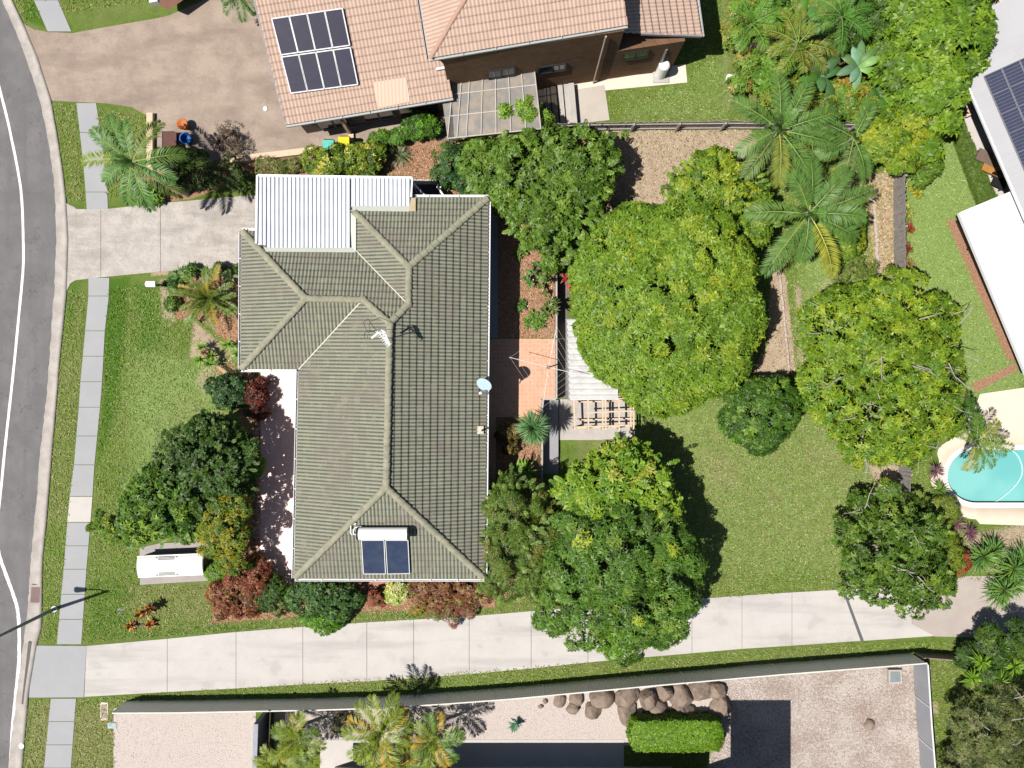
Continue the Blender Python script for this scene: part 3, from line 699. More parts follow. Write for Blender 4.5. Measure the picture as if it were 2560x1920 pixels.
m = MB(); m.tube([c1 + Vector((.15, .3, -.1)), c1 + Vector((-.12, .26, -.1)), c1 + Vector((-.2, .15, -.1)), c1 + Vector((-.2, -.05, -.1)), c1 + Vector((-.02, -.08, -.1))], 0.03, 6)
m.tube([c1 + Vector((-.1, .42, -.2)), c1 + Vector((-.34, .36, -.2)), c1 + Vector((-.36, 0, -.2)), c1 + Vector((-.26, -.1, -.15))], 0.03, 6)
m.build("pipe", white, sw)
m = MB(); m.tube([c1 + Vector((.1, .34, -.28)), c1 + Vector((.2, .44, -.3)), c1 + Vector((.8, .46, -.25)), c1 + Vector((1.1, .4, -.25))], 0.016, 5); m.tube([c1 + Vector((-.05, .3, -.28)), c1 + Vector((.3, .36, -.3)), c1 + Vector((.7, .38, -.28))], 0.014, 5)
m.build("valve_pipes", M("dark_copper", (0.12, 0.08, 0.05)), sw)

# TV antenna and dish
rz = zr["p3"]
base = P(975, 846, rz + 0.1)
an = thing("tv_antenna", "silver television antenna with comb elements on the roof ridge", "antenna", base)
top = base + Vector((-0.02, 0.0, 1.75))
m = MB(); m.tube([base, top], 0.022, 8); m.build("mast", greymetal, an)
bm_ = M("bright_aluminium", (0.62, 0.64, 0.68), None, 3, 0.2, 40, 0.1, 0.3, 0.5, 0, 0.3)
m = MB(); d0 = Vector((0.62, -0.78, 0)); s0 = Vector((0.78, 0.62, 0)); o0 = top + Vector((-.25, 0.2, -0.1))
m.bar(o0 - d0 * 0.05, o0 + d0 * 0.78, 0.03, 0.03)
for k in range(8): m.bar(o0 + d0 * (0.05 + k * 0.1) - s0 * 0.13, o0 + d0 * (0.05 + k * 0.1) + s0 * 0.13, 0.022, 0.012)
m.build("director_comb", bm_, an)
m = MB(); m.hexa([o0 + Vector((x, y, -.02)) for x, y in ((.12, .1), (.3, .02), (.52, -.56), (.33, -.5))], [o0 + Vector((x, y, 0)) for x, y in ((.12, .1), (.3, .02), (.52, -.56), (.33, -.5))])
m.build("reflector_sheet", bm_, an)
m = MB(); m.bar(o0 + Vector((-.28, -.28, .0)), o0 + Vector((.05, -.02, 0)), 0.09, 0.02); m.bar(o0 + Vector((-.1, .0, .05)), o0 + Vector((.35, -.12, .05)), .03, .03); m.build("mount_arm", bm_, an)
m = MB(); q = o0 + Vector((-.05, 0, -.1)); cab = [q, q + Vector((-.3, .35, -.3)), q + Vector((-.55, .62, -.9)), q + Vector((-.85, .5, -1.5)), q + Vector((-.8, .25, -1.75)), q + Vector((-.68, .1, -1.72))]
m.tube(cab, 0.012, 5); m.tube([q + Vector((-.05, -.05, 0)), q + Vector((-.5, .12, -1.1)), q + Vector((-.85, .05, -1.72)), q + Vector((-.85, -.2, -1.85))], 0.011, 5); m.build("cable", black, an)
dc = P(1210, 962, E + 0.75)
ds = thing("satellite_dish", "pale blue satellite dish on the eastern gutter above the terracotta patio", "satellite dish", P(1216, 985, E))
ax = Vector((-0.35, -0.62, 0.7)).normalized(); m = MB()
m.lathe(dc, [(0.36, 0.0), (0.3, -0.045), (0.18, -0.085), (0.02, -0.1), (0.02, -0.112), (0.18, -0.098), (0.31, -0.056), (0.37, -0.012)], 28, ax); m.build("dish", M("dish_blue", (0.42, 0.56, 0.66), None, 2, 0.2, 40, 0.05, 0.5), ds)
m = MB(); lnb = dc + ax * 0.45 + Vector((0, -.1, 0)); m.tube([dc - ax * 0.1 + Vector((0, -.3, -.1)), lnb], 0.014, 6); m.tube([dc - ax * .1, P(1222, 985, E + .1)], 0.025, 6); m.build("arm", greymetal, ds)
m = MB(); m.box(lnb, (0.12, 0.1, 0.1), .5); m.build("receiver", white, ds)

# ------------------------------------------------------------------ the pink roofed house to the north
nh = thing("brick_house", "brown brick house with pink tiled roofs at two levels north of the block", "house", P(1200, 60, 0))
pa = Plane((714, 312), (1132, 243), 2.9, 19)
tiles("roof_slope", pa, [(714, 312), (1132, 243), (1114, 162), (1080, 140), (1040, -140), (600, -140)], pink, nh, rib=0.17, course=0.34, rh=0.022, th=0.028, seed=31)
pb = Plane((1074, 145), (1569, 62), 5.9, 20)
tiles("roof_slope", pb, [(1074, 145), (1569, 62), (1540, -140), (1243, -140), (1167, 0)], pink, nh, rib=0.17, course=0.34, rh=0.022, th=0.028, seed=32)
pc = Plane((1051, 0), (1074, 145), 5.9, 20)
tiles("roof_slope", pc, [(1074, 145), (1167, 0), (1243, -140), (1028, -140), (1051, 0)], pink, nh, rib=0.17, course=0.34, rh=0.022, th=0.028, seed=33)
pd = Plane((1754, 91), (1740, 0), 3.6, 14)
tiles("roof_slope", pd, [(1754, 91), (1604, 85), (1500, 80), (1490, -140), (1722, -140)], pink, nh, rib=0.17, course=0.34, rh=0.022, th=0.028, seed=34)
pcap = M("pink_capping", (0.44, 0.28, 0.21), (0.36, 0.22, 0.16), 3, 0.5, 30, 0.2)
m = MB(); ridge(m, pb.hit(1076, 144, .05), pb.hit(1243, -140, .05), 0.1); m.build("ridge_cap", pcap, nh)
for pl_, p0, p1 in ((pd, (1604, 85), (1754, 91)), (pa, (640, 17), (714, 312)), (pa, (600, -140), (640, 17))):
    m = MB(); m.bar(pl_.hit(*p0, -.03), pl_.hit(*p1, -.03), 0.08, 0.16); m.build("barge_board", M("grey_barge", (0.3, 0.28, 0.28)), nh)
m = MB(); gmat = M("grey_gutter", (0.42, 0.43, 0.43), None, 2, .2, 40, .1, .5, .3, 0)
gutter(m, pa.A, P(1132, 243, 2.9)); gutter(m, pb.A, P(1569, 62, 5.9)); gutter(m, pd.A, P(1722, -140, 3.6)); gutter(m, P(1028, -140, 5.9), P(1074, 145, 5.9)); m.build("gutter", gmat, nh)
m = MB(); m.bar(P(1110, 142, 5.8), P(1118, 170, 3.45), .1, .08); m.bar(P(1118, 168, 3.42), P(1090, 173, 3.5), .12, .07); m.build("rainwater_spreader", offwhite, nh)
gp = lambda pts: [P(x, y, 0)[:2] for x, y in pts]
m = MB(); m.prism(gp([(1130, 258), (1522, 198), (1500, -200), (1100, -200)]), 0, 5.75); m.prism(gp([(1522.4, 198), (1676, 175), (1650, -200), (1500.4, -200)]), 0, 3.55); m.build("wall", brownbrick, nh)
m = MB(); m.prism(gp([(768, 334), (1126, 276), (1099, -200), (700, -200)]), 0, 2.75); m.build("garage_wall", M("dark_render", (0.14, 0.11, 0.095), (0.09, 0.07, 0.06), 1, .5), nh)
def gpt(x, y): return P(x, y, 0)[:2]
def wline(t): return (1130 + 474 * t, 258 - 72 * t)
for a, bq, z0, z1 in ((.20, .33, 2.6, 3.6), (.45, .58, 2.3, 3.1), (.865, .985, 2.4, 3.2)): window(nh, gpt(*wline(a)), gpt(*wline(bq)), z0, z1, fm=black)
def gline(t): return (768 + 358 * t, 334 - 58 * t)
window(nh, gpt(*gline(.1)), gpt(*gline(.32)), .3, 2.3, "garage_door", fm=darkgrey)
window(nh, gpt(*gline(.42)), gpt(*gline(.62)), .5, 2.2, "shutter", fm=darkgrey); window(nh, gpt(*gline(.66)), gpt(*gline(.92)), .2, 2.2, fm=black)
m = MB(); a0 = P(*wline(.745), 0.05); s_ = Vector((0.14, -0.9, 0)).normalized() * .06
m.tube([a0 + s_, a0 + s_ + Vector((0, 0, 5.6))], 0.045, 8); m.build("downpipe", M("tan_pipe", (0.46, 0.36, 0.29)), nh)
sol = thing("solar_array", "eight dark solar panels in two rows on the pink tiled roof", "solar panels", pa.hit(785, 125, .1))
cor = [(679, 47), (856, 21), (895, 211), (727, 233)]
pv = M("photovoltaic_cells", (0.045, 0.042, 0.065), (0.06, 0.055, 0.08), 3, .4, 30, .0, .2, .5, 0)
def lerp(a, b_, t): return (a[0] + (b_[0] - a[0]) * t, a[1] + (b_[1] - a[1]) * t)
def bil(c, s, t): return lerp(lerp(c[0], c[1], s), lerp(c[3], c[2], s), t)
for r_ in range(2):
    for k in range(4):
        t0, t1 = (0.0, .485) if r_ == 0 else (.515, 1.0)
        q = [pa.hit(*bil(cor, s, t), .16) for s, t in ((k / 4 + .003, t0), ((k + 1) / 4 - .003, t0), ((k + 1) / 4 - .003, t1), (k / 4 + .003, t1))]
        m = MB(); m.hexa([p - pa.n * .04 for p in q[::-1]], q[::-1]); pn = m.build("solar_panel", pv, sol)
        m = MB()
        for i in range(4): m.bar(q[i] + pa.n * .005, q[(i + 1) % 4] + pa.n * .005, .05, .05, pa.n)
        m.build("frame", offwhite, pn)
m = MB(); q = [pa.hit(*p, .075) for p in ((932, 206), (1016, 193), (1025, 254), (944, 271))]; m.hexa([p - pa.n * .02 for p in q[::-1]], q[::-1])
rp_ = NT("new_pink_tile"); wv = rp_.n("ShaderNodeTexWave"); wv.inputs["Scale"].default_value = 1.9; rp_.L.new(rp_.pos(), wv.inputs[0])
m.build("skylight_sheet", rp_.done(rp_.mix(rp_.ramp(wv.outputs["Fac"], .2, .8), (0.66, 0.48, 0.38), (0.58, 0.4, 0.31)), .8, .2), nh)

hw = thing("wall_water_heater", "white cylindrical gas water heater beside the brown brick wall", "water heater", P(1652, 190, 0))
m = MB(); m.lathe(P(1650, 186, .1), [(.25, 0), (.27, .03), (.27, 1.25), (.2, 1.33), (.05, 1.36)], 18); m.build("tank", white, hw)
m = MB(); m.tube([P(1640, 183, 0) + Vector((0, 0, 1.3)), P(1640, 181, 0) + Vector((0, 0, 2.9))], .06, 8); m.build("flue", greymetal, hw)
m = MB(); m.box(P(1652, 190, .05), (.8, .7, .1)); m.build("base", greycon, hw)

pt = thing("patio_cover", "translucent grey sheet patio cover with pale battens against the brick house", "patio cover", P(1230, 250, 0))
tm = NT("translucent_sheet"); tm.done(tm.mix(tm.ramp(tm.noise(1.8, 4), .4, .65), (0.3, 0.29, 0.28), (0.42, 0.36, 0.29)), .35, .4)
tb = tm.n("ShaderNodeBsdfTransparent"); mx = tm.n("ShaderNodeMixShader"); mx.inputs[0].default_value = .35
tm.L.new(tm.b.outputs[0], mx.inputs[1]); tm.L.new(tb.outputs[0], mx.inputs[2]); tm.L.new(mx.outputs[0], tm.t.nodes["Material Output"].inputs[0])
pq = [(1135, 182), (1334, 158), (1352, 322), (1119, 346)]
m = MB(); m.hexa([P(x, y, 2.5) for x, y in pq[::-1]], [P(x, y, 2.51) for x, y in pq[::-1]]); m.hexa([P(x, y, 2.5) for x, y in ((1119, 346), (1135.5, 344), (1130, 252), (1106, 254))], [P(x, y, 2.51) for x, y in ((1119, 346), (1135.5, 344), (1130, 252), (1106, 254))])
m.build("sheet", tm.m, pt)
m = MB(); bat = M("patio_batten", (0.5, 0.46, 0.42))
for t in (0, .1, .2, .36, .52, .68, .84, 1): m.bar(P(*bil(pq, t, 0), 2.55), P(*bil(pq, t, 1), 2.55), .045, .04)
for t in (0, .33, .66, 1): m.bar(P(*bil(pq, 0, t), 2.535), P(*bil(pq, 1, t), 2.535), .05, .03)
m.build("batten", bat, pt)
for s, t in ((.03, .98), (.97, .98), (.5, .98)): m = MB(); q = P(*bil(pq, s, t), 2.4); m.bar((q.x, q.y, 0), q, .09, .09, (0, 1, 0)); m.build("post", bat, pt)
stp = thing("side_steps", "pale concrete steps beside the translucent patio cover", "steps", P(1390, 265, 0))
for i, x in enumerate((1360, 1376, 1392, 1408, 1420)):
    m = MB(); m.prism(gp([(x, 220 - i), (x + 13, 219 - i), (x + 22, 318), (x + 9, 319)]), 0, .1 + .09 * i); m.build("tread", M("step_tan", (0.42, 0.35, 0.27)) if i < 2 else greycon, stp)
# bins, ladder-like clutter and timber edging on the brown driveway
def bin_(label, x, y, col, rz):
    b0 = P(x, y, 0); o = thing("wheelie_bin", label, "bin", b0)
    m = MB(); m.hexa([b0 + Vector((a, c, .03)) for a, c in ((-.22, -.25), (.22, -.25), (.22, .25), (-.22, .25))], [b0 + Vector((a, c, .95)) for a, c in ((-.28, -.32), (.28, -.32), (.28, .3), (-.28, .3))]); m.build("body", M("bin_green", (0.03, 0.09, 0.05)), o)
    m = MB(); m.hexa([b0 + Vector((a, c, .955)) for a, c in ((-.3, -.35), (.3, -.35), (.3, .34), (-.3, .34))], [b0 + Vector((a, c, 1.05)) for a, c in ((-.26, -.26), (.26, -.26), (.26, .3), (-.26, .3))]); m.build("lid", col, o)
    for s in (-1, 1): m = MB(); m.lathe(b0 + Vector((.24 * s - .03, .3, .1)), [(.1, 0), (.1, .06)], 14, (1, 0, 0)); m.build("wheel", black, o)
    m = MB(); m.tube([b0 + Vector((-.22, .36, .93)), b0 + Vector((.22, .36, .93))], .018, 6); m.build("handle", black, o)
bin_("wheelie bin with bright yellow lid beside the pink roofed house", 870, 372, M("lid_yellow", (0.75, 0.62, 0.02)), .1)
bin_("wheelie bin with teal lid left of the yellow lidded bin", 832, 380, M("lid_teal", (0.12, 0.5, 0.42)), -.1)
ob = thing("gate_post", "orange tan timber post beside the bins under the pink roof eave", "post", P(876, 345, 0))
m = MB(); m.bar(P(876, 335, 0), P(876, 335, 0) + Vector((0, 0, 2.2)), .14, .14, (0, 1, 0)); m.build("post", timber, ob)
m = MB(); m.bar(P(878, 336, .1), P(880, 372, .1), .25, .2); m.build("sleeper", timber, ob)
se = thing("timber_edging", "tan timber sleeper edging around the corner of the brown driveway", "garden edging", P(380, 360, 0))
for a, bq in (((377, 284), (377, 350)), ((377, 350), (377, 432)), ((640, 394), (740, 382)), ((740, 382), (860, 366)), ((560, 402), (640, 394))):
    m = MB(); m.bar(P(*a, .12), P(*bq, .12), .3, .32); m.build("sleeper", timber, se)
pot = thing("plant_pot", "orange terracotta pot with a small shrub beside the tan timber edging", "plant pot", P(465, 318, 0))
m = MB(); m.lathe(P(465, 318, .02), [(.16, 0), (.2, .25), (.26, .5), (.28, .52), (.24, .53), (.2, .46), (.02, .45)], 18); m.build("pot", M("orange_clay", (0.5, 0.16, 0.05)), pot, True)
bt = thing("blue_tub", "round blue rimmed tub beside the orange pot", "tub", P(472, 352, 0))
m = MB(); m.lathe(P(472, 352, .02), [(.2, 0), (.26, .4), (.3, .42), (.3, .46), (.25, .46), (.22, .1), (.02, .09)], 20); m.build("tub", M("blue_plastic", (0.04, 0.17, 0.5)), bt)
mb_ = thing("dark_box", "dark box standing between the blue tub and the tan timber edging", "box", P(425, 352, 0))
m = MB(); m.box(P(425, 352, .25), (.6, .8, .5)); m.build("box", black, mb_); m = MB(); m.box(P(425, 352, .53), (.64, .84, .05)); m.build("lid", M("maroon", (0.12, 0.05, 0.04)), mb_)
wl = thing("garden_light", "small white round cover lying on the brown driveway left of the solar roof", "cover", P(664, 272, .03))
m = MB(); m.lathe(P(664, 272, .03), [(.11, 0), (.11, .05), (.05, .07)], 14); m.build("cover", white, wl)
# corner of another house at the top left
tl = thing("corner_building", "corner of a reddish brown roofed building at the top left verge", "building", P(440, -20, 0))
m = MB(); m.prism(gp([(402, -90), (470, -110), (470, -30), (430, 14), (404, 8)]), 0, .9); m.build("wall", M("brown_wall", (0.22, 0.12, 0.08)), tl)
m = MB(); m.hexa([P(x, y, .95) for x, y in ((388, -100), (500, -130), (500, -30), (424, 24), (400, 14))][::-1], [P(x, y, 1.05) for x, y in ((388, -100), (500, -130), (500, -30), (424, 24), (400, 14))][::-1]); m.build("roof", M("brown_roof", (0.2, 0.095, 0.06)), tl)
m = MB(); m.prism(gp([(377, -60), (384, 18), (404, 14), (396, -60)]), 0, .5); m.build("planter_wall", white, tl)

# ------------------------------------------------------------------ the grey roofed house to the east
eh = thing("grey_roofed_house", "pale house with light grey sheet roof at the right edge", "house", P(2560, 300, 0))
pg = Plane((2300, -76), (2537, 475), 3.6, 10)
greyroof = M("grey_roof_sheet", (0.42, 0.42, 0.44), (0.37, 0.37, 0.385), .8, .5, 30, .08, .5, .3, 0)
tiles("roof_sheet", pg, [(2310, -60), (2423, 210), (2537, 475), (2640, 715), (3000, 715), (3000, -60)], greyroof, eh, rib=0.3, course=50, rh=0.025, th=0.0, seed=40)
m = MB(); gutter(m, P(2310, -53, 3.6), P(2640, 714, 3.6)); m.build("gutter", offwhite, eh)
m = MB(); m.prism(gp([(2330, -90), (2600, 560), (2900, 560), (2900, -90)]), 0, 3.4); m.build("wall", M("pale_render", (0.6, 0.56, 0.5)), eh)
wv_ = [(2330 + 270 * t, -90 + 650 * t) for t in (.42, .52, .6, .7, .78, .86)]
for a, bq in ((wv_[0], wv_[1]), (wv_[2], wv_[3]), (wv_[4], wv_[5])): window(eh, gpt(*a), gpt(*bq), .1, 2.2, fm=black)
s2 = thing("solar_array", "large blue grey solar panel array on the light grey sheet roof", "solar panels", pg.hit(2520, 260, .1))
u0, v0 = pg.uv(2457, 193); pv2 = M("blue_cells", (0.045, 0.05, 0.09), (0.06, 0.065, 0.105), 3, .4, 30, .0, .2, .5, 0)
for c in range(4):
    for r_ in range(7):
        ua, va = u0 + r_ * 0.95 - (0 if c == 0 else .0), v0 + c * .8
        q = [pg.A + pg.u * a + pg.v * b_ + pg.n * .15 for a, b_ in ((ua, va), (ua + .93, va), (ua + .93, va + .78), (ua, va + .78))]
        m = MB(); m.hexa([p - pg.n * .04 for p in q], q); pn = m.build("solar_panel", pv2, s2)
        m = MB()
        for i in range(4): m.bar(q[i] + pg.n * .004, q[(i + 1) % 4] + pg.n * .004, .03, .04, pg.n)
        for k in range(1, 6): m.bar(q[0] + (q[1] - q[0]) * k / 6 + pg.n * .001, q[3] + (q[2] - q[3]) * k / 6 + pg.n * .001, .014, .006, pg.n)
        m.build("frame", greymetal, pn)
wp = thing("patio_roof", "flat white insulated patio roof at the right edge above the lawn", "patio roof", P(2500, 720, 0))
pr = [(2397, 534), (2533, 478), (2735, 925), (2572, 955)]
m = MB(); m.hexa([P(x, y, 2.85) for x, y in pr[::-1]], [P(x, y, 3.0) for x, y in pr[::-1]]); m.build("roof_panel", white, wp)
m = MB()
for i in range(4): m.bar(P(*pr[i], 2.93), P(*pr[(i + 1) % 4], 2.93), .08, .22)
m.build("fascia", white, wp)
m = MB(); m.prism(gp([(2388, 552), (2394, 549), (2552, 912), (2546, 915)]), 0, 2.7); m.build('painted_shade_panel', black, wp)  # black panel standing in for the shade seen under the patio roof
for x, y in ((2500, 600), (2640, 900)): m = MB(); q = P(x, y, 2.8); m.bar((q.x, q.y, 0), q, .1, .1, (0, 1, 0)); m.build("post", black, wp)
def furn(name, label, cat, x, y, sx, sy, h, mt, rz=-.4, back=True):
    b0 = P(x, y, .03); o = thing(name, label, cat, b0); c, s = math.cos(rz), math.sin(rz)
    m = MB(); m.box(b0 + Vector((0, 0, h)), (sx, sy, .08), rz); m.build("seat" if back else "top", mt, o)
    for ax_, ay_ in ((-1, -1), (1, -1), (1, 1), (-1, 1)):
        m = MB(); px_, py_ = ax_ * (sx / 2 - .06), ay_ * (sy / 2 - .06); m.box(b0 + Vector((px_ * c - py_ * s, px_ * s + py_ * c, h / 2)), (.06, .06, h), rz); m.build("leg", mt, o)
    if back: m = MB(); m.box(b0 + Vector((-(sy / 2) * -s, (sy / 2) * c, h + .25)), (sx, .07, .5), rz); m.build("backrest", mt, o)
furn("outdoor_table", "brown outdoor table on the white paving under the grey roof edge", "table", 2455, 402, 1.1, .6, .5, M("brown_ply", (0.17, 0.12, 0.1)), -.43, False)
furn("storage_chest", "orange timber chest on the white paving below the brown table", "chest", 2468, 428, 1.0, .55, .48, M("orange_wood", (0.42, 0.2, 0.05)), -.43, False)
furn("outdoor_chair", "black outdoor chair on the white paving nearest the white patio roof", "chair", 2487, 460, .7, .6, .4, black, -.43)
furn("timber_bench", "tan timber bench at the top of the white paving beside the tree", "bench", 2400, 266, .4, 1.3, .42, timber, .43, False)

# ------------------------------------------------------------------ the off-frame house to the south, seen by its shadow
so = thing("rendered_house", "dark roofed house just beyond the bottom edge that shades the paving", "house", P(1300, 2000, 0))
def gz(pts, z0, z1, nm, mt): m = MB(); m.prism(gp(pts), z0, z1); m.build(nm, mt, so)
gz([(838, 1916), (1680, 1916), (1680, 2300), (838, 2300)], 0, 2.7, "wall", M("cream_render", (0.6, 0.55, 0.48)))
gz([(1705, 1932), (1826, 1932), (1826, 2300), (1705, 2300)], 0, 5.4, "upper_wall", M("cream_render", (0.6, 0.55, 0.48)))
gz([(815, 1880), (1702, 1880), (1702, 2320), (815, 2320)], 2.7, 2.85, "roof", darkgrey)
gz([(1690, 1797), (1836, 1797), (1836, 2320), (1690, 2320)], 5.4, 5.6, "upper_roof", darkgrey)
sheet("south_paving", [(800, 1850), (1560, 1850), (1560, 2100), (800, 2100)], whitepave, 0.02)
for k, x in enumerate((1290, 1500)): pass

# ------------------------------------------------------------------ fences
def corr_fence(name, label, base, h, mt, capmt, step=2.35, wave=.1, amp=.018):
    pts = [P(x, y, 0) for x, y in base]; o = thing(name, label, "fence", pts[0])
    cum = [0.0]
    for a, b_ in zip(pts, pts[1:]): cum.append(cum[-1] + (b_ - a).length)
    def at(s):
        for i in range(len(pts) - 1):
            if s <= cum[i + 1] + 1e-6: return pts[i] + (pts[i + 1] - pts[i]) * ((s - cum[i]) / (cum[i + 1] - cum[i])), (pts[i + 1] - pts[i]).normalized()
        return pts[-1], (pts[-1] - pts[-2]).normalized()
    n = max(1, round(cum[-1] / step))
    for k in range(n):
        s0, s1 = cum[-1] * k / n, cum[-1] * (k + 1) / n - .03; V, Q = [], []; ns = int((s1 - s0) / (wave / 4))
        for i in range(ns + 1):
            p, d = at(s0 + (s1 - s0) * i / ns); nn = Vector((-d.y, d.x, 0)); q = p + nn * (amp * max(-1, min(1, 1.6 * math.sin(2 * PI * i / 4 + .4))))
            V += [(q.x, q.y, .03), (q.x, q.y, h)]
        for i in range(ns): Q.append((2 * i, 2 * i + 2, 2 * i + 3, 2 * i + 1))
        fast("panel", V, Q, mt, o)
        p, d = at(s0); m = MB(); m.box((p.x, p.y, h / 2), (.05, .05, h), math.atan2(d.y, d.x)); m.build("post", capmt, o)
    m = MB()
    for a, b_ in zip(pts, pts[1:]): m.bar(a + Vector((0, 0, h + .02)), b_ + Vector((0, 0, h + .02)), .06, .05)
    m.build("top_rail", capmt, o)
greyfence = M("grey_green_sheet", (0.7, 0.7, 0.65), (0.62, 0.62, 0.57), .6, .4, 30, .1, .5, .3, 0)
lightcap = M("cream_capping", (0.68, 0.66, 0.6))
corr_fence("metal_fence", "long grey corrugated metal fence along the shared concrete driveway", [(318, 1752), (480, 1751), (640, 1748), (800, 1745), (958, 1740), (1120, 1730), (1280, 1718), (1440, 1703), (1600, 1688), (1920, 1660), (2279, 1632)], 1.55, greyfence, lightcap)
corr_fence("metal_fence", "dark blue grey metal fence at the right end of the rocky yard", [(2281, 1636), (2290, 1780), (2312, 2050)], 1.55, M("blue_grey_sheet", (0.36, 0.37, 0.41), None, 1, .3, 30, .05, .5, .3, 0), offwhite)
corr_fence("metal_fence", "short brownish fence stub beyond the corner of the rocky yard", [(2286, 1630), (2340, 1634), (2410, 1640)], .9, M("brown_sheet", (0.2, 0.16, 0.14)), M("brown_cap", (0.25, 0.2, 0.17)))
lf = thing("louvre_fence", "dark slatted fence between the pink gravel square and the palms", "fence", P(672, 1790, 0))
m = MB()
for k in range(16): m.bar(P(676, 1776, .12 + k * .095), P(668, 2000, .12 + k * .095), .03, .07)
m.build("slat", M("dark_slat", (0.07, 0.055, 0.05)), lf)
for y in (1776, 1860, 1950): m = MB(); m.bar(P(674 - (y - 1776) * .03, y, 0), P(674 - (y - 1776) * .03, y, 1.65), .08, .08, (0, 1, 0)); m.build("post", black, lf)
m = MB(); m.prism(gp([(660, 1776), (671, 1776), (663, 2000), (652, 2000)]), 0, 1.7); m.build("wall", M("blue_grey_wall", (0.32, 0.34, 0.38)), lf)
def paling(name, label, base, h, step=2.4, mt=greytimber, rails=True, side=-1):
    pts = [GP(x, y) for x, y in base]; o = thing(name, label, "fence", pts[0]); rng = random.Random(5)
    for a, b_ in zip(pts, pts[1:]):
        L = (b_ - a).length; n = max(1, round(L / step)); d = (b_ - a).normalized(); nn = Vector((-d.y, d.x, 0)) * side
        for k in range(n):
            m = MB(); q0, q1 = a + (b_ - a) * k / n, a + (b_ - a) * (k + 1) / n; w_ = .1; c = int((q1 - q0).length / w_)
            for i in range(c):
                p = q0 + d * (w_ * (i + .5)) + Vector((0, 0, 0)); hh = h * rng.uniform(.97, 1.02); tilt = nn * rng.uniform(-.03, .03)
                m.bar(p + Vector((0, 0, .03)), p + tilt + Vector((0, 0, hh)), .094, .02, nn)
            m.build("panel", mt, o)
            m = MB(); m.bar(q0 + nn * .09 + Vector((0, 0, 0)), q0 + nn * .09 + Vector((0, 0, h - .05)), .1, .1, nn); m.build("post", palebark if rails else mt, o)
            m = MB()
            for z in (.3, h - .25): m.bar(q0 + nn * .045 + Vector((0, 0, z)), q1 + nn * .045 + Vector((0, 0, z + rng.uniform(-.03, .03))), .05, .09, (0, 0, 1))
            m.build("rail", mt if not rails else palebark, o)
paling("timber_fence", "dark timber paling fence with pale posts along the north of the bare yard", [(1320, 330), (1465, 326), (1800, 322), (2225, 326)], 1.25)
paling("timber_fence", "grey weathered paling fence along the right side of the yard by the palms", [(2232, 330), (2234, 700), (2246, 1180), (2250, 1440)], 1.3, rails=False, side=1)
ge = thing("garden_edging", "broken pale edging blocks between the bare strip and the narrow lawn", "garden edging", P(1955, 800, 0))
rng = random.Random(3)
for k in range(18):
    y = 684 + k * 13.4; x = 1948 + (y - 684) * .1 + rng.uniform(-1, 1); m = MB(); m.bar(P(x, y, .05), P(x + 1.1, y + 12, .05 + rng.uniform(-.02, .02)), .1, .14); m.build("block", M("edging_block", (0.5, 0.43, 0.36), (0.34, 0.28, 0.22), 4, .7), ge)
g2 = thing("garden_edging", "low stone edging at the foot of the weathered paling fence", "garden edging", P(2190, 560, 0))
for k in range(20):
    y = 500 + k * 10.2; x = 2183 + (y - 500) * .06 + rng.uniform(-1.5, 1.5); m = MB(); m.box(P(x, y, .05), (.12 + rng.uniform(0, .05), .2, .14), rng.uniform(-.3, .3)); m.build("stone", M("edging_block", (0.5, 0.43, 0.36)), g2)

# ------------------------------------------------------------------ things standing in the yard
zy = float(g(1450, 900))
sh = thing("shed_roof", "white corrugated shed roof partly covered by the large round tree", "shed", P(1450, 900, zy))
V, Q = [], []; zr_ = zy + 2.25
for i in range(0, 14 * 4 + 1):
    y = 797 + i * (203 / 56.0); hh = (0, .1, .1, 0)[i % 4]
    V += [tuple(P(1417 + (y - 797) * .03, y, zr_ + hh)), tuple(P(1545, y, zr_ + .12 + hh))]
for i in range(56): Q.append((2 * i + 2, 2 * i + 3, 2 * i + 1, 2 * i))
fast("roof_sheet", V, Q, M("white_shed_sheet", (0.56, 0.56, 0.55), (0.4, 0.4, 0.39), 2.0, .6, 20, .2, .5, .3, 0), sh)
m = MB(); m.prism([P(x, y, zr_)[:2] for x, y in ((1424, 803), (1540, 803), (1540, 994), (1429, 994))], zy, zr_ - .08); m.build("wall", M("grey_cladding", (0.34, 0.33, 0.32)), sh)
m = MB(); m.bar(P(1415.6, 797, zr_ - .02), P(1422, 1001, zr_ - .02), .08, .1); m.build("gutter", greymetal, sh)
fr = thing("open_pergola", "bare pale timber pergola of posts and rails on the slab below the white shed", "pergola", GP(1505, 1040))
zt = float(g(1505, 1040)) + 1.0; zb = zt - 0.95
def tb_(a, b_, z0=zt, z1=zt, wd=.07, hg=.09, nm="beam"): m = MB(); m.bar(P(*a, z0), P(*b_, z1), wd, hg); m.build(nm, timber, fr)
for x0, x1 in ((1434, 1437), (1470, 1471), (1506, 1507), (1513, 1514), (1547, 1548), (1576, 1577), (1583, 1584)): tb_((x0, 997), (x1, 1075))
for y0, y1, x0, x1 in ((999, 996, 1434, 1584), (1032, 1027, 1465, 1583), (1068, 1063, 1436, 1580)): tb_((x0, y0), (x1, y1), zt + .07, zt + .07)
for x, y in ((1435, 998), (1471, 999), (1507, 998), (1548, 998), (1583, 998), (1437, 1072), (1471, 1073), (1507, 1073), (1548, 1073), (1583, 1073), (1576, 1030)):
    q = P(x, y, zt); m = MB(); m.bar((q.x, q.y, zb), (q.x, q.y, zt - .03), .08, .08, (0, 1, 0)); m.build("post", timber, fr)
for y0 in (1005, 1050, 1070): tb_((1440, y0), (1580, y0 - 4), zb + .2, zb + .2, .06, .12, "lower_rail")
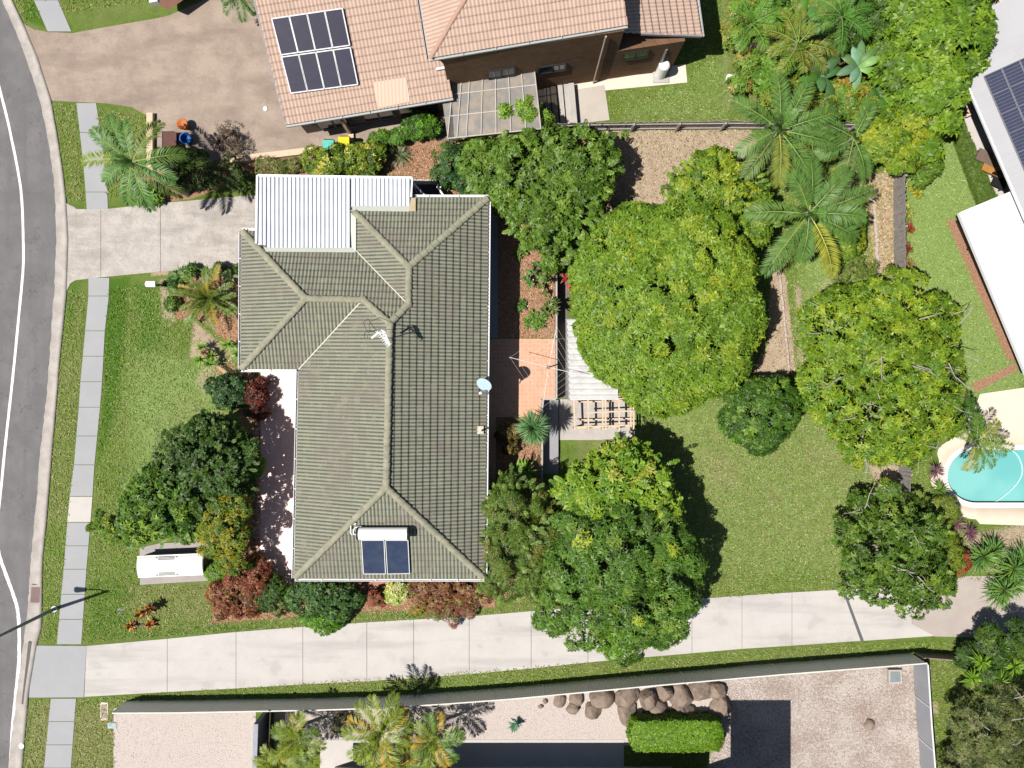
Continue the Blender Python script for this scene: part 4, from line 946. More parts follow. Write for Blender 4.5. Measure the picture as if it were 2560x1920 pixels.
# rotary clothes line
zc = 1.85
cl = thing("rotary_clothesline", "rotary clothes line with four silver arms over the terracotta patio edge", "clothes line", P(1371, 920, 0))
hub = P(1371, 918, zc); m = MB(); m.bar((hub.x, hub.y, 0), hub, .05, .05, (0, 1, 0)); m.build("mast", greymetal, cl)
ends = [P(1392, 815, zc + .12), P(1465, 940, zc + .12), P(1357, 1019, zc + .12), P(1273, 893, zc + .12)]
for e_ in ends: m = MB(); m.tube([hub, e_], .014, 6); m.build("arm", offwhite, cl)
m = MB()
for i in range(4):
    for t in (.45, .63, .8, .98): m.tube([hub + (ends[i] - hub) * t, hub + (ends[(i + 1) % 4] - hub) * t], .003, 4, False)
m.build("wires", offwhite, cl)
m = MB(); m.lathe(hub + Vector((0, 0, -.1)), [(.07, 0), (.09, .1), (.05, .18)], 12); m.build("hub", greymetal, cl)
hr = thing("handrail", "grey steel handrail beside the sunken concrete path", "handrail", GP(1419, 890))
m = MB(); z1 = float(g(1419, 890)) + 1.0
m.tube([P(1389, 847, .62), P(1419, 847, z1), P(1422, 940, z1)], .03, 8); m.build("rail", greymetal, hr)
for x, y in ((1419, 847), (1421, 893), (1422, 940)): m = MB(); q = P(x, y, z1); m.tube([(q.x, q.y, z1 - 1.0), (q.x, q.y, z1)], .025, 8); m.build("post", greymetal, hr)
for y in (1004, 1016, 1028): pass
# utility cabinet on its slab
sheet("cabinet_slab", [(349, 1370), (400, 1358), (545, 1352), (548, 1450), (350, 1462)], M("cabinet_concrete", (0.36, 0.33, 0.31), (0.27, 0.25, 0.24), 2, .6, 30, .35), 0.08, 0.14)
uc = thing("utility_cabinet", "low grey cabinet with curved white vented lid on a concrete slab", "cabinet", P(440, 1400, 0.08))
lid = [(344, 1391), (508, 1384), (509, 1436), (346, 1443)]; zl = 1.0
def lp(s, t, z): return P(*bil(lid, s, t), z)
wl_ = [bil(lid, s, t) for s, t in ((.02, .06), (.98, .06), (.98, .94), (.02, .94))]
m = MB(); m.prism([P(x, y, zl)[:2] for x, y in wl_], .08, zl - .02); m.build("body", M("cabinet_grey", (0.16, 0.16, 0.155), None, 2, .3, 30, .1, .6), uc)
V, Q = [], []; N = 14
for i in range(N + 1):
    t = i / N; z = zl + .16 * math.sin(PI * t) ** .7
    V += [tuple(lp(0, t, zl) + Vector((0, 0, z - zl))), tuple(lp(1, t, zl) + Vector((0, 0, z - zl)))]
base_n = len(V)
for i in range(N): Q.append((2 * i + 2, 2 * i + 3, 2 * i + 1, 2 * i))
ld = fast("lid", V, Q, M('lid_white', (.68, .68, .67), None, 2, .2, 40, .05, .6, .3, 0), uc, smooth=True)
m = MB()
for s in (0, 1): m.poly([lp(s, i / N, zl) + Vector((0, 0, .16 * math.sin(PI * i / N) ** .7)) for i in (range(N + 1) if s == 0 else range(N, -1, -1))])
m.bar(lp(0, 0, zl), lp(1, 0, zl), .04, .06); m.bar(lp(0, 1, zl), lp(1, 1, zl), .04, .06); m.build("lid_end", white, uc)
for t0, s0_, nm in ((.04, .33, "vent"), (.8, .33, "vent")):
    m = MB()
    for r_ in range(3):
        for k in range(17):
            t = t0 + r_ * .06 + .02; s = s0_ + k * .0148; q = lp(s, t, zl) + Vector((0, 0, .16 * math.sin(PI * t) ** .7 + .004)); m.box(q, (.036, .032, .01))
    for k in (-2.2, 18.5): t = t0 + (.04 if t0 < .5 else .12); q = lp(s0_ + k * .0148, t, zl) + Vector((0, 0, .16 * math.sin(PI * t) ** .7 + .004)); m.box(q, (.07, .06, .012))
    m.build(nm, black, uc)
# letterbox
lb = thing("letterbox", "white letterbox on a dark curved stand at the lawn edge beside the driveway", "letterbox", P(385, 712, 0))
m = MB(); c0 = P(376, 710, 1.0); dx, dy = .21, .14
f_ = lambda x, y, z: c0 + Vector((x, y, z - 1.0))
m.hexa([f_(-dx, -dy, .82), f_(dx, -dy, .82), f_(dx, dy, .82), f_(-dx, dy, .82)], [f_(-dx, -dy, 1.0), f_(dx, -dy, 1.0), f_(dx, dy, 1.0), f_(-dx, dy, 1.0)])
m.hexa([f_(-dx - .02, -dy, 1.0), f_(-dx - .02, dy, 1.0), f_(-dx - .04, 0, 1.08)], [f_(dx + .02, -dy, 1.0), f_(dx + .02, dy, 1.0), f_(dx + .04, 0, 1.08)]); m.build("box", white, lb)
m = MB(); q0 = P(392, 712, 0); m.tube([(q0.x + .1, q0.y, 0), (q0.x + .2, q0.y - .05, .3), (q0.x + .1, q0.y - .12, .6), (c0.x + .1, c0.y, .82)], .05, 8); m.build("stand", M("dark_stone", (0.1, 0.09, 0.08)), lb)
# street lamp
lpb = P(137, 1522, 0); sl = thing("street_lamp", "grey street lamp pole with single arm on the kerbside verge", "street lamp", lpb)
steel = M("lamp_steel", (0.15, 0.17, 0.2), None, 2, .2, 30, .05, .45, .4, 0)
m = MB(); m.tube([lpb + Vector((0, 0, .05)), lpb + Vector((0, 0, 2.7)), lpb + Vector((0, 0, 5.3))], [.09, .075, .055], 10); m.build("pole", steel, sl)
m = MB(); tp = lpb + Vector((0, 0, 5.25)); m.tube([tp, tp + Vector((-.5, .06, .12)), tp + Vector((-1.15, .06, .16))], .035, 8); m.build("arm", steel, sl)
m = MB(); hd = tp + Vector((-1.4, .06, .16)); m.hexa([hd + Vector((x, y, -.05)) for x, y in ((-.32, -.1), (-.2, -.15), (.25, -.1), (.25, .1), (-.2, .15), (-.32, .1))], [hd + Vector((x, y, .06)) for x, y in ((-.3, -.08), (-.2, -.12), (.25, -.08), (.25, .08), (-.2, .12), (-.3, .08))]); m.build("lamp_head", steel, sl)
m = MB(); m.lathe(lpb, [(.16, 0), (.16, .06), (.1, .09)], 14); m.build("base_plate", offwhite, sl)
# covers and small things on the verges
def cover(name, label, cat, pts, mt, h=.03, rim=None):
    c = (sum(p[0] for p in pts) / 4, sum(p[1] for p in pts) / 4); o = thing(name, label, cat, P(*c, 0))
    m = MB(); m.prism([P(x, y, h)[:2] for x, y in pts], -.02, h); m.build("frame", rim or greycon, o)
    q = [lerp(p, c, .22) for p in pts]; m = MB(); m.prism([P(x, y, h)[:2] for x, y in q], h - .03, h + .008); m.build("cover", mt, o)
cover("drain_grate", "rusty brown drain grate set in the kerb channel near the lamp", "drain grate", [(76, 1462), (104, 1462), (102, 1512), (72, 1512)], M("rust", (0.2, 0.13, 0.12)), -.03 + .06, kerbcon)
cover("pit_cover", "dark square pit cover at the lawn corner near the lamp", "pit cover", [(294, 1522), (306, 1522), (306, 1534), (294, 1534)], M("pit_grey", (0.15, 0.16, 0.18)))
cover("pit_cover", "pale blue pit cover beside the pink gravel square", "pit cover", [(269, 1806), (292, 1807), (291, 1822), (268, 1821)], M("pit_blue", (0.35, 0.5, 0.52)))
cover("pit_cover", "narrow pale concrete pit cover on the verge below the shared driveway", "pit cover", [(251, 1756), (270, 1756), (269, 1801), (250, 1801)], M("pit_tan", (0.36, 0.3, 0.26)), rim=creampave)
cover("concrete_block", "grey square concrete pit in the rocky yard corner", "pit", [(2222, 1675), (2254, 1675), (2256, 1708), (2222, 1710)], M("pit_water", (0.22, 0.25, 0.26)), .25)
kc = thing("kerb_cover", "small white round lid on the kerb at the bottom left", "cover", P(54, 1865, .04)); m = MB(); m.lathe(P(54, 1865, .04), [(.13, 0), (.13, .02), (.06, .025)], 14); m.build("lid", white, kc)
dk = thing("gutter_bridge", "long dark rubber ramp strip lying in the kerb channel by the crossing slab", "ramp", P(67, 1680, -.07)); m = MB(); m.bar(P(76, 1604, -.04), P(59, 1760, -.04), .16, .09); m.build("ramp", black, dk)

# ------------------------------------------------------------------ plants
SEED = [100]; LEAFK = np.array([1.0, 1.0, .85])
def nrg():
    SEED[0] += 1; return np.random.default_rng(SEED[0])
def unit(a): return a / (np.linalg.norm(a, axis=-1, keepdims=True) + 1e-9)
def leaves(pos, nrm, k, L, W, col, rng, e0=0.05, e1=0.7, fold=0.12, droop=0.25, jit=0.3):
    """k leaves in a whorl at each site; a leaf is a folded kite of four points"""
    n = len(pos); nrm = unit(nrm)
    a = np.where(np.abs(nrm[:, :1]) < .8, np.array([[1., 0, 0]]), np.array([[0, 1., 0]]))
    t1 = unit(np.cross(nrm, a)); t2 = np.cross(nrm, t1)
    ph = rng.random((n, 1)) * 2 * PI + np.arange(k)[None] * 2 * PI / k + rng.normal(0, jit, (n, k))
    el = rng.uniform(e0, e1, (n, k))
    d = (np.cos(el) * np.cos(ph))[..., None] * t1[:, None] + (np.cos(el) * np.sin(ph))[..., None] * t2[:, None] + np.sin(el)[..., None] * nrm[:, None]
    N3 = np.broadcast_to(nrm[:, None], d.shape)
    w = unit(np.cross(d, N3)); up = np.cross(w, d)
    l = L * rng.uniform(.65, 1.2, (n, k, 1)); wd = W * rng.uniform(.75, 1.2, (n, k, 1)) / 2
    p = pos[:, None]
    mid = p + d * l * .45 + up * l * fold * .3
    tip = p + d * l - up * l * droop
    V = np.stack([np.broadcast_to(p, d.shape), mid + w * wd + up * l * fold, tip, mid - w * wd + up * l * fold], 2).reshape(-1, 3)
    m = n * k; Q = np.arange(m * 4).reshape(m, 4)
    col = col * LEAFK; c = np.repeat((col[:, None, :] * rng.uniform(.72, 1.22, (n, k, 1))).reshape(-1, 3), 4, 0)
    return V, Q, c
def pick(pal, wts, n, rng):
    pal = np.array(pal, float); w_ = np.array(wts if wts else [1] * len(pal), float); w_ /= w_.sum()
    return pal[rng.choice(len(pal), n, p=w_)]
def joinm(parts):
    V, Q, C, o = [], [], [], 0
    for v, q, c in parts:
        V.append(v); Q.append(q + o); C.append(c); o += len(v)
    return np.concatenate(V), np.concatenate(Q), np.concatenate(C)
def foliage(lobes, pal, wts=None, rs=.5, dens=22, k=5, L=.2, W=.075, cov=1.6, e=(.05, .7), patches=(), loose=.12, fill=.8, lump=.2):
    rng = nrg(); C, RX, RZ = [], [], []
    for px, py, r, zc, rz in lobes:
        z = float(g(px, py)) + zc; C.append(tuple(P(px, py, z))); RX.append(max(.08, rpx(r, z) - L * .55)); RZ.append(rz)
    C = np.array(C); RX = np.array(RX); RZ = np.array(RZ); sc, sr, so_ = [], [], []
    for i in range(len(C)):
        r0 = min(rs, RX[i] * .5); m = max(5, int(cov * 2.6 * RX[i] * max(RX[i], RZ[i]) / (r0 * r0)))
        d = unit(rng.normal(size=(m * 2, 3))); d = d[d[:, 2] > -.35][:m]
        kk = rng.normal(0, 2.4, (6, 3)); pp_ = rng.uniform(0, 6.3, 6); lum = np.minimum(1.03, 1 - lump * .3 + lump * np.sin(d @ kk.T + pp_).sum(1) / 2.2)
        rad = r0 * rng.uniform(.6, 1.25, len(d)); ext = 1 - rad / RX[i] * rng.uniform(.55, .95, len(d)) + rng.uniform(-.04, loose, len(d)); ext *= lum
        c = C[i] + d * np.stack([RX[i] * ext, RX[i] * ext, RZ[i] * np.clip(ext, .3, 1)], -1)
        keep = np.ones(len(c), bool)
        for j in range(len(C)):
            if j != i: keep &= np.linalg.norm((c - C[j]) / np.array([RX[j], RX[j], RZ[j]]), axis=1) > .74
        sc.append(c[keep]); sr.append(rad[keep]); so_.append(d[keep])
    sc, sr, so_ = np.concatenate(sc), np.concatenate(sr), np.concatenate(so_)
    scol = pick(pal, wts, len(sc), rng)
    for px, py, r, colr in patches:
        q = np.array(P(px, py, float(np.mean(C[:, 2]) + np.mean(RZ) * .5))); hit = np.linalg.norm(sc[:, :2] - q[:2], axis=1) < rpx(r, q[2]); scol[hit & (rng.random(len(sc)) < .75)] = colr
    pos, nr, col = [], [], []
    for i in range(len(sc)):
        m = max(4, int(dens * 4 * PI * sr[i] ** 2 * .62)); d = unit(unit(rng.normal(size=(m, 3))) + so_[i] * .55 + np.array([0, 0, .35]))
        pos.append(sc[i] + d * (sr[i] * rng.uniform(.7, 1.08, (m, 1)))); nr.append(unit(d * .6 + so_[i] * .3 + np.array([0, 0, .55]) + rng.normal(0, .22, (m, 3))))
        cc = np.where(rng.random((m, 1)) < .72, scol[i][None], pick(pal, wts, m, rng)); col.append(cc)
    pos, nr, col = np.concatenate(pos), np.concatenate(nr), np.concatenate(col)
    keep = np.ones(len(pos), bool)
    for i in range(len(sc)): keep &= np.linalg.norm(pos - sc[i], axis=1) > sr[i] * .62
    pos, nr, col = pos[keep], nr[keep], col[keep]
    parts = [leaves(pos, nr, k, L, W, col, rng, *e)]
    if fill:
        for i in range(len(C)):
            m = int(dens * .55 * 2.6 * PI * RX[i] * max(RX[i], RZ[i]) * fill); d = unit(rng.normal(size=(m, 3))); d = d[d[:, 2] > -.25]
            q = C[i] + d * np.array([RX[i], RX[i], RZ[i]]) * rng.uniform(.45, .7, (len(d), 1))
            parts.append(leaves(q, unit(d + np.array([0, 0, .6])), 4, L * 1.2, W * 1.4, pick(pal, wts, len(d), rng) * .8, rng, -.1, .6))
    return joinm(parts), (C, RX, RZ)
def frond(base, az, el, length, col, rng, bend=1.2, lf=.5, n=34, w=.035, twist=0.0, vee=.35, tipcol=None, start=.18):
    """a feather leaf: a curved midrib with two rows of narrow leaflets"""
    T = 14; pts = [np.array(base, float)]; e = el
    for i in range(T):
        pts.append(pts[-1] + np.array([math.cos(az) * math.cos(e), math.sin(az) * math.cos(e), math.sin(e)]) * length / T); e -= bend / T * (0.5 + i / T); az += twist / T
    pts = np.array(pts); tg = unit(np.gradient(pts, axis=0)); sd_ = unit(np.cross(tg, np.array([0, 0, 1.]))); up = np.cross(sd_, tg)
    rw_ = np.linspace(.03, .006, T + 1)[:, None] * (length / 2.5) ** .5
    V = [np.stack([pts - sd_ * rw_, pts + up * rw_ * .8, pts + sd_ * rw_], 1).reshape(-1, 3)]
    Q = []
    for i in range(T):
        for j in (0, 1): a = i * 3 + j; Q.append((a, a + 1, a + 4, a + 3))
    Q = [np.array(Q)]; cr = np.array(col) * 1.3 + np.array([.08, .08, .03]); C = [np.repeat(cr[None], len(V[0]), 0)]
    t = np.repeat(np.linspace(start, .99, n), 2); s = np.tile([-1., 1.], n); t = np.clip(t + rng.normal(0, .006, len(t)), start, 1)
    x = t * T; i0 = np.clip(x.astype(int), 0, T - 1); fr = (x - i0)[:, None]
    lerp_ = lambda A: A[i0] * (1 - fr) + A[i0 + 1] * fr
    b, tt, ss_, uu = lerp_(pts), unit(lerp_(tg)), unit(lerp_(sd_)), unit(lerp_(up))
    ll = lf * (np.sin(np.clip((t - start) / (1 - start), 0, 1) * PI * .86 + .3) ** .7 + .12) * rng.uniform(.82, 1.1, len(t))
    fw = (.35 + .75 * t)[:, None]; d = unit(ss_ * s[:, None] + tt * fw + uu * (vee + rng.normal(0, .2, len(t)))[:, None])
    ax = unit(np.cross(d, uu)); ww = w * rng.uniform(.8, 1.2, (len(t), 1)) / 2; ll = ll[:, None]
    tip = b + d * ll - np.array([0, 0, 1.]) * ll * rng.uniform(.15, .45, (len(t), 1)); mid = b + d * ll * .5 + uu * .01
    o = len(V[0]); V.append(np.stack([b, mid + ax * ww, tip, mid - ax * ww], 1).reshape(-1, 3)); Q.append(np.arange(len(t) * 4).reshape(-1, 4) + o)
    lc = np.array(col)[None] * rng.uniform(.75, 1.25, (len(t), 1))
    if tipcol is not None: m_ = rng.random(len(t)) < .6; lc[m_] = np.array(tipcol) * rng.uniform(.8, 1.2, (m_.sum(), 1))
    C.append(np.repeat(lc, 4, 0))
    return np.concatenate(V), np.concatenate(Q), np.concatenate(C)
def tree(name, label, lobes, pal, wts=None, group=None, cat="tree", trunk=None, tr=.13, barkm=None, twigs=0, sprays=0, sl=.6, **kw):
    (V, Q, Cc), (C, RX, RZ) = foliage(lobes, pal, wts, **kw)
    cx, cy = np.average(C[:, :2], axis=0, weights=RX ** 2)
    px0, py0 = (cx / S + 1280, 960 - cy / S); base = P(px0, py0, float(g(px0, py0))) if trunk is None else GP(*trunk)
    o = thing(name, label, cat, base, group); rng = random.Random(len(V))
    if sprays:
        r2 = nrg(); parts = [(V, Q, Cc)]; wts_ = RX ** 2 / (RX ** 2).sum()
        for _ in range(sprays):
            i = r2.choice(len(C), p=wts_); az, el = r2.uniform(0, 2 * PI), r2.uniform(-.1, 1.2) ** 1.0
            q = C[i] + np.array([math.cos(az) * math.cos(el) * RX[i], math.sin(az) * math.cos(el) * RX[i], math.sin(el) * RZ[i]]) * r2.uniform(.8, .98)
            v_, q_, c_ = frond(q, az + r2.normal(0, .5), el * .5 + r2.uniform(0, .35), sl * r2.uniform(.6, 1.2), pick(pal, wts, 1, r2)[0] * r2.uniform(.85, 1.25), r2, .7, sl * .28, 8, sl * .13, 0, .25, None, .2); c_ = np.minimum(c_, np.array([.35, .42, .12])); parts.append((v_, q_, c_))
        V, Q, Cc = joinm(parts)
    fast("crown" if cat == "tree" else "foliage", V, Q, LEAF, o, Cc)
    m = MB(); zl = float(C[:, 2].min()); fork = base + (Vector((cx, cy, 0)) - Vector((base.x, base.y, 0))) * .5; fork.z = base.z + max(.15, (zl - base.z) * .55)
    m.tube([base, base.lerp(fork, .5) + Vector((rng.uniform(-.05, .05), rng.uniform(-.05, .05), 0)), fork], [tr * 1.25, tr, tr * .85], 9)
    for c, r, rz in zip(C, RX, RZ):
        c = Vector(c); mid = fork.lerp(c, .55) + Vector((rng.uniform(-.15, .15), rng.uniform(-.15, .15), .1)) * r * .5
        m.tube([fork, mid, c + Vector((0, 0, rz * .1))], [tr * .6, tr * .42, tr * .2], 7)
        for _ in range(4):
            an = rng.uniform(0, 2 * PI); m.tube([mid, c + Vector((math.cos(an) * r * .7, math.sin(an) * r * .7, rz * rng.uniform(.1, .5)))], [tr * .3, tr * .1], 5)
    m.build("trunk" if cat == "tree" else "stem", barkm or bark, o)
    if twigs:
        for _ in range(twigs):
            m = MB(); i = rng.randrange(len(C)); c = Vector(C[i]); an, el = rng.uniform(0, 2 * PI), rng.uniform(.35, 1.3)
            p = c + Vector((math.cos(an) * math.cos(el) * RX[i], math.sin(an) * math.cos(el) * RX[i], math.sin(el) * RZ[i])) * .93
            d = Vector((math.cos(an) + rng.uniform(-.8, .8), math.sin(an) + rng.uniform(-.8, .8), rng.uniform(.05, .4))).normalized(); l = rng.uniform(.4, 1.0)
            q = p + d * l * .5 + Vector((rng.uniform(-.1, .1), rng.uniform(-.1, .1), .05)); m.tube([p - d * .3, p, q, p + d * l], [.03, .025, .018, .008], 5)
            m.tube([q, q + Vector((rng.uniform(-.35, .35), rng.uniform(-.35, .35), .1))], [.015, .006], 4)
            m.build("bare_branch", palebark, o)
    return o
def shrub(name, label, blobs, pal, wts=None, group=None, cat="shrub", **kw):
    kw = dict(dict(rs=.28, dens=45, k=5, L=.13, W=.055, tr=.04), **kw)
    return tree(name, label, blobs, pal, wts, group, cat, **kw)
def palm(name, label, px, py, h, specs, col, group=None, trunk=None, tr=.13, cat="palm", lf=.5, n=36, w=.035, bend=1.15, extra=4, tipcol=None, vee=.35, inner=.8):
    """specs: (azimuth degrees, length m, elevation, colour or None)"""
    rng = nrg(); z0 = float(g(px, py)); top = P(px, py, z0 + h)
    tb = GP(*trunk) if trunk else Vector((top.x, top.y, z0)); o = thing(name, label, cat, tb, group)
    if h > .4:
        m = MB(); n_ = 9; m.tube([tb.lerp(top, i / n_) for i in range(n_ + 1)], [tr * (1.25 if i == 0 else 1 + .06 * (i % 2)) for i in range(n_ + 1)], 10); m.build("trunk", palebark, o)
    for az, ln, el, c in specs:
        v, q, cc = frond(top, math.radians(az), math.radians(el), ln, c or col, rng, bend, lf, n, w, rng.uniform(-.25, .25), vee, tipcol if c is None else None)
        fast("frond", v, q, LEAF, o, cc)
    for k_ in range(extra):
        v, q, cc = frond(top, rng.uniform(0, 2 * PI), math.radians(rng.uniform(55, 82)), inner * rng.uniform(.7, 1.1), tuple(np.array(col) * 1.15), rng, .8, lf * .6, int(n * .6), w)
        fast("frond", v, q, LEAF, o, cc)
    return o
def ring(n, ln, el, a0=0.0, jit=12, seed=1, cols=None):
    r = random.Random(seed); return [(a0 + 360 * i / n + r.uniform(-jit, jit), ln * r.uniform(.8, 1.1), el + r.uniform(-14, 14), (cols[i % len(cols)] if cols else None)) for i in range(n)]
def straps(base, n, L, W, cols, rng, e0=.1, e1=1.4, droop=.5, wts=None):
    """strap leaves from one point, each a bent blade of three quads"""
    az = rng.uniform(0, 2 * PI, n); el = rng.uniform(e0, e1, n); l = L * rng.uniform(.75, 1.1, n); b = np.array(base)[None]
    d = np.stack([np.cos(az) * np.cos(el), np.sin(az) * np.cos(el), np.sin(el)], -1); sd_ = np.stack([-np.sin(az), np.cos(az), np.zeros(n)], -1)
    V = []
    for t, ww in ((.04, .6), (.35, 1.0), (.7, .8), (1.0, .06)):
        p = b + d * (l * t)[:, None] - np.array([0, 0, 1.]) * (droop * l * t ** 2)[:, None]; V += [p - sd_ * W * ww / 2, p + sd_ * W * ww / 2]
    V = np.stack(V, 1); i = np.arange(n)[:, None] * 8
    Q = np.concatenate([i + np.array([[a, a + 1, a + 3, a + 2]]) for a in (0, 2, 4)]); C = np.repeat(pick(cols, wts, n, rng) * rng.uniform(.8, 1.2, (n, 1)), 8, 0)
    return V.reshape(-1, 3), Q, C
def rosette(name, label, px, py, h, n, L, W, cols, cat="plant", group=None, heads=None, wts=None, stemh=True, **kw):
    rng = nrg(); o = thing(name, label, cat, GP(px, py), group); parts = []; m = MB()
    for dx, dy, dz in (heads or [(0, 0, 0)]):
        q = GP(px + dx, py + dy, h + dz); parts.append(straps(q, n, L, W, cols, rng, wts=wts, **kw)); m.tube([GP(px + dx * .3, py + dy * .3), q], [.06, .045], 7)
    v, q, c = joinm(parts); fast("leaves", v, q, LEAF, o, c); m.build("stem", bark, o); return o

# palettes: colour of the leaves themselves
G_BRIGHT = [(.13, .235, .02), (.17, .28, .03), (.1, .185, .018), (.22, .3, .028)]
G_MID = [(.085, .165, .018), (.115, .21, .025), (.065, .125, .015), (.15, .24, .03)]
G_DARK = [(.04, .09, .014), (.055, .115, .018), (.03, .065, .012), (.08, .14, .02)]
G_BLUE = [(.03, .085, .025), (.045, .11, .03), (.025, .06, .018)]
G_YEL = [(.165, .265, .018), (.22, .315, .025), (.115, .2, .016), (.26, .335, .03)]
YEL = (.29, .36, .03)
RUST = [(.24, .075, .04), (.17, .05, .03), (.3, .14, .06), (.12, .06, .02)]

# --- trees of the back yard
tree("tree", "huge round dense green tree covering most of the white shed roof",
     [(1665, 775, 232, 2.5, 2.7), (1585, 645, 135, 2.5, 2.1), (1720, 650, 150, 2.6, 2.2), (1558, 700, 135, 2.3, 2.0), (1790, 790, 122, 2.4, 2.0), (1570, 860, 118, 2.2, 1.9), (1660, 925, 122, 2.2, 1.9), (1765, 880, 115, 2.3, 1.9), (1790, 690, 105, 2.4, 2.0)],
     G_BRIGHT, [3, 3, 2, 1.2], rs=.42, dens=27, k=5, L=.23, W=.085, cov=1.9, loose=.015, lump=.02, tr=.24, trunk=(1640, 800), e=(.0, .75),
     patches=[(1790, 655, 75, (.22, .31, .025)), (1590, 640, 24, YEL), (1720, 600, 30, (.23, .31, .03)), (1895, 850, 40, (.24, .32, .03)), (1770, 740, 30, YEL), (1635, 790, 16, YEL)])
tree("tree", "glossy mid green garden tree north of the garden bed behind the house",
     [(1330, 440, 112, 2.0, 1.6), (1435, 415, 92, 2.1, 1.5), (1235, 415, 85, 1.8, 1.3), (1420, 500, 95, 2.1, 1.4), (1350, 540, 82, 1.9, 1.2), (1480, 450, 66, 2.2, 1.2), (1395, 600, 54, 1.6, 1.0), (1255, 470, 62, 1.6, 1.1), (1380, 660, 30, 1.2, .7), (1495, 395, 55, 2.0, 1.1)],
     G_MID, [3, 3, 2, 1], rs=.34, dens=26, k=5, L=.2, W=.08, cov=1.15, loose=.25, lump=.3, tr=.14, trunk=(1350, 460), sprays=420, sl=.6)
shrub("shrub", "dark blue green bush at the left edge of the glossy garden tree", [(1130, 400, 48, .8, .7), (1165, 450, 42, .7, .6), (1110, 440, 34, .6, .5)], G_BLUE + [(.08, .17, .03)], L=.12)
shrub("shrub", "mid green bush between the dark bush and the glossy garden tree", [(1195, 380, 45, 1.0, .8), (1200, 430, 40, .9, .7)], G_MID, L=.13)
tree("tree", "yellow green tree with golden leaf tips between the round tree and the palms",
     [(1775, 460, 80, 1.9, 1.3), (1840, 490, 80, 2.0, 1.3), (1885, 560, 55, 1.8, 1.1), (1705, 475, 48, 1.6, 1.0), (1810, 420, 38, 1.8, .8)],
     [(.1, .19, .018), (.07, .14, .016), (.16, .25, .02), (.25, .32, .03)], [2.5, 2, 2, 1.2], rs=.32, dens=26, k=5, L=.21, W=.09, cov=1.15, loose=.2, lump=.26, tr=.11, sprays=160, sl=.5, patches=[(1830, 440, 60, (.27, .335, .03))])
tree("tree", "small round dark green tree alone in the back lawn",
     [(1900, 1035, 92, 1.5, 1.4), (1935, 1000, 62, 1.5, 1.1), (1860, 1050, 60, 1.3, 1.1), (1900, 1085, 55, 1.3, .9)],
     [(.05, .12, .014), (.075, .16, .02), (.035, .08, .012), (.15, .25, .03)], [3, 3, 2, 1], rs=.26, dens=46, k=5, L=.16, W=.07, cov=1.5, loose=.06, lump=.07, tr=.09)
tree("tree", "broad yellow green tree with bare grey twigs straddling the right boundary",
     [(2190, 870, 150, 2.6, 1.8), (2100, 820, 105, 2.3, 1.5), (2230, 780, 110, 2.5, 1.6), (2090, 950, 108, 2.3, 1.5), (2200, 1030, 125, 2.3, 1.5), (2320, 900, 105, 2.4, 1.5), (2310, 1010, 100, 2.3, 1.4), (2150, 1110, 60, 1.9, 1.0), (2330, 800, 75, 2.2, 1.3), (2270, 1110, 60, 1.9, 1.0)],
     G_YEL + [(.1, .2, .02)], [3, 2, 3, 1, 1.4], rs=.34, dens=25, k=5, L=.21, W=.08, cov=.85, lump=.2, loose=.14, tr=.18, trunk=(2200, 900), barkm=palebark, twigs=36, fill=.5)
tree("tree", "loose green tree in the lower right corner of the block",
     [(2190, 1375, 80, 1.8, 1.2), (2260, 1310, 66, 1.9, 1.2), (2285, 1400, 78, 1.9, 1.2), (2115, 1335, 44, 1.5, .9), (2320, 1325, 42, 1.7, 1.0), (2215, 1455, 62, 1.6, .9), (2150, 1265, 36, 1.3, .7), (2320, 1465, 58, 1.6, .9), (2220, 1225, 30, 1.4, .6), (2140, 1460, 40, 1.5, .7), (2275, 1500, 42, 1.5, .7)],
     [(.07, .14, .017), (.1, .18, .022), (.05, .1, .013), (.16, .24, .03)], [3, 3, 2, 1], rs=.3, dens=25, k=5, L=.2, W=.085, cov=.75, loose=.3, lump=.36, tr=.13, fill=.4, sprays=160, sl=.5, twigs=14, barkm=palebark)
tree("tree", "bright light green tree crown casting a dark shadow on the back lawn",
     [(1540, 1200, 98, 3.3, 1.6), (1460, 1215, 72, 2.9, 1.3), (1615, 1195, 70, 3.2, 1.3), (1490, 1260, 80, 2.9, 1.2), (1640, 1260, 62, 2.9, 1.1), (1570, 1150, 55, 3.1, 1.0)],
     [(.15, .27, .022), (.2, .31, .03), (.11, .22, .02), (.3, .34, .05)], [3, 3, 2, 1], rs=.34, dens=22, k=5, L=.26, W=.105, cov=1.0, lump=.28, sprays=140, sl=.6, loose=.22, tr=.15, trunk=(1540, 1220))
tree("tree", "large deep green tree overhanging the shared concrete driveway",
     [(1560, 1400, 150, 3.2, 2.0), (1480, 1340, 105, 3.0, 1.7), (1640, 1340, 98, 3.0, 1.7), (1680, 1430, 98, 2.9, 1.6), (1450, 1440, 105, 2.8, 1.6), (1590, 1510, 115, 2.8, 1.6), (1480, 1530, 98, 2.6, 1.4), (1670, 1530, 72, 2.5, 1.3), (1390, 1510, 72, 2.4, 1.2), (1550, 1600, 62, 2.3, 1.1), (1650, 1580, 45, 2.3, .9)],
     [(.07, .155, .018), (.095, .19, .024), (.05, .105, .014), (.15, .24, .04)], [3, 3, 2, 1.2], rs=.38, dens=26, k=6, L=.21, W=.07, cov=1.15, lump=.22, loose=.12, tr=.2, trunk=(1560, 1380),
     patches=[(1465, 1335, 14, YEL), (1672, 1352, 14, YEL), (1580, 1540, 18, YEL), (1530, 1600, 45, (.12, .25, .02))])
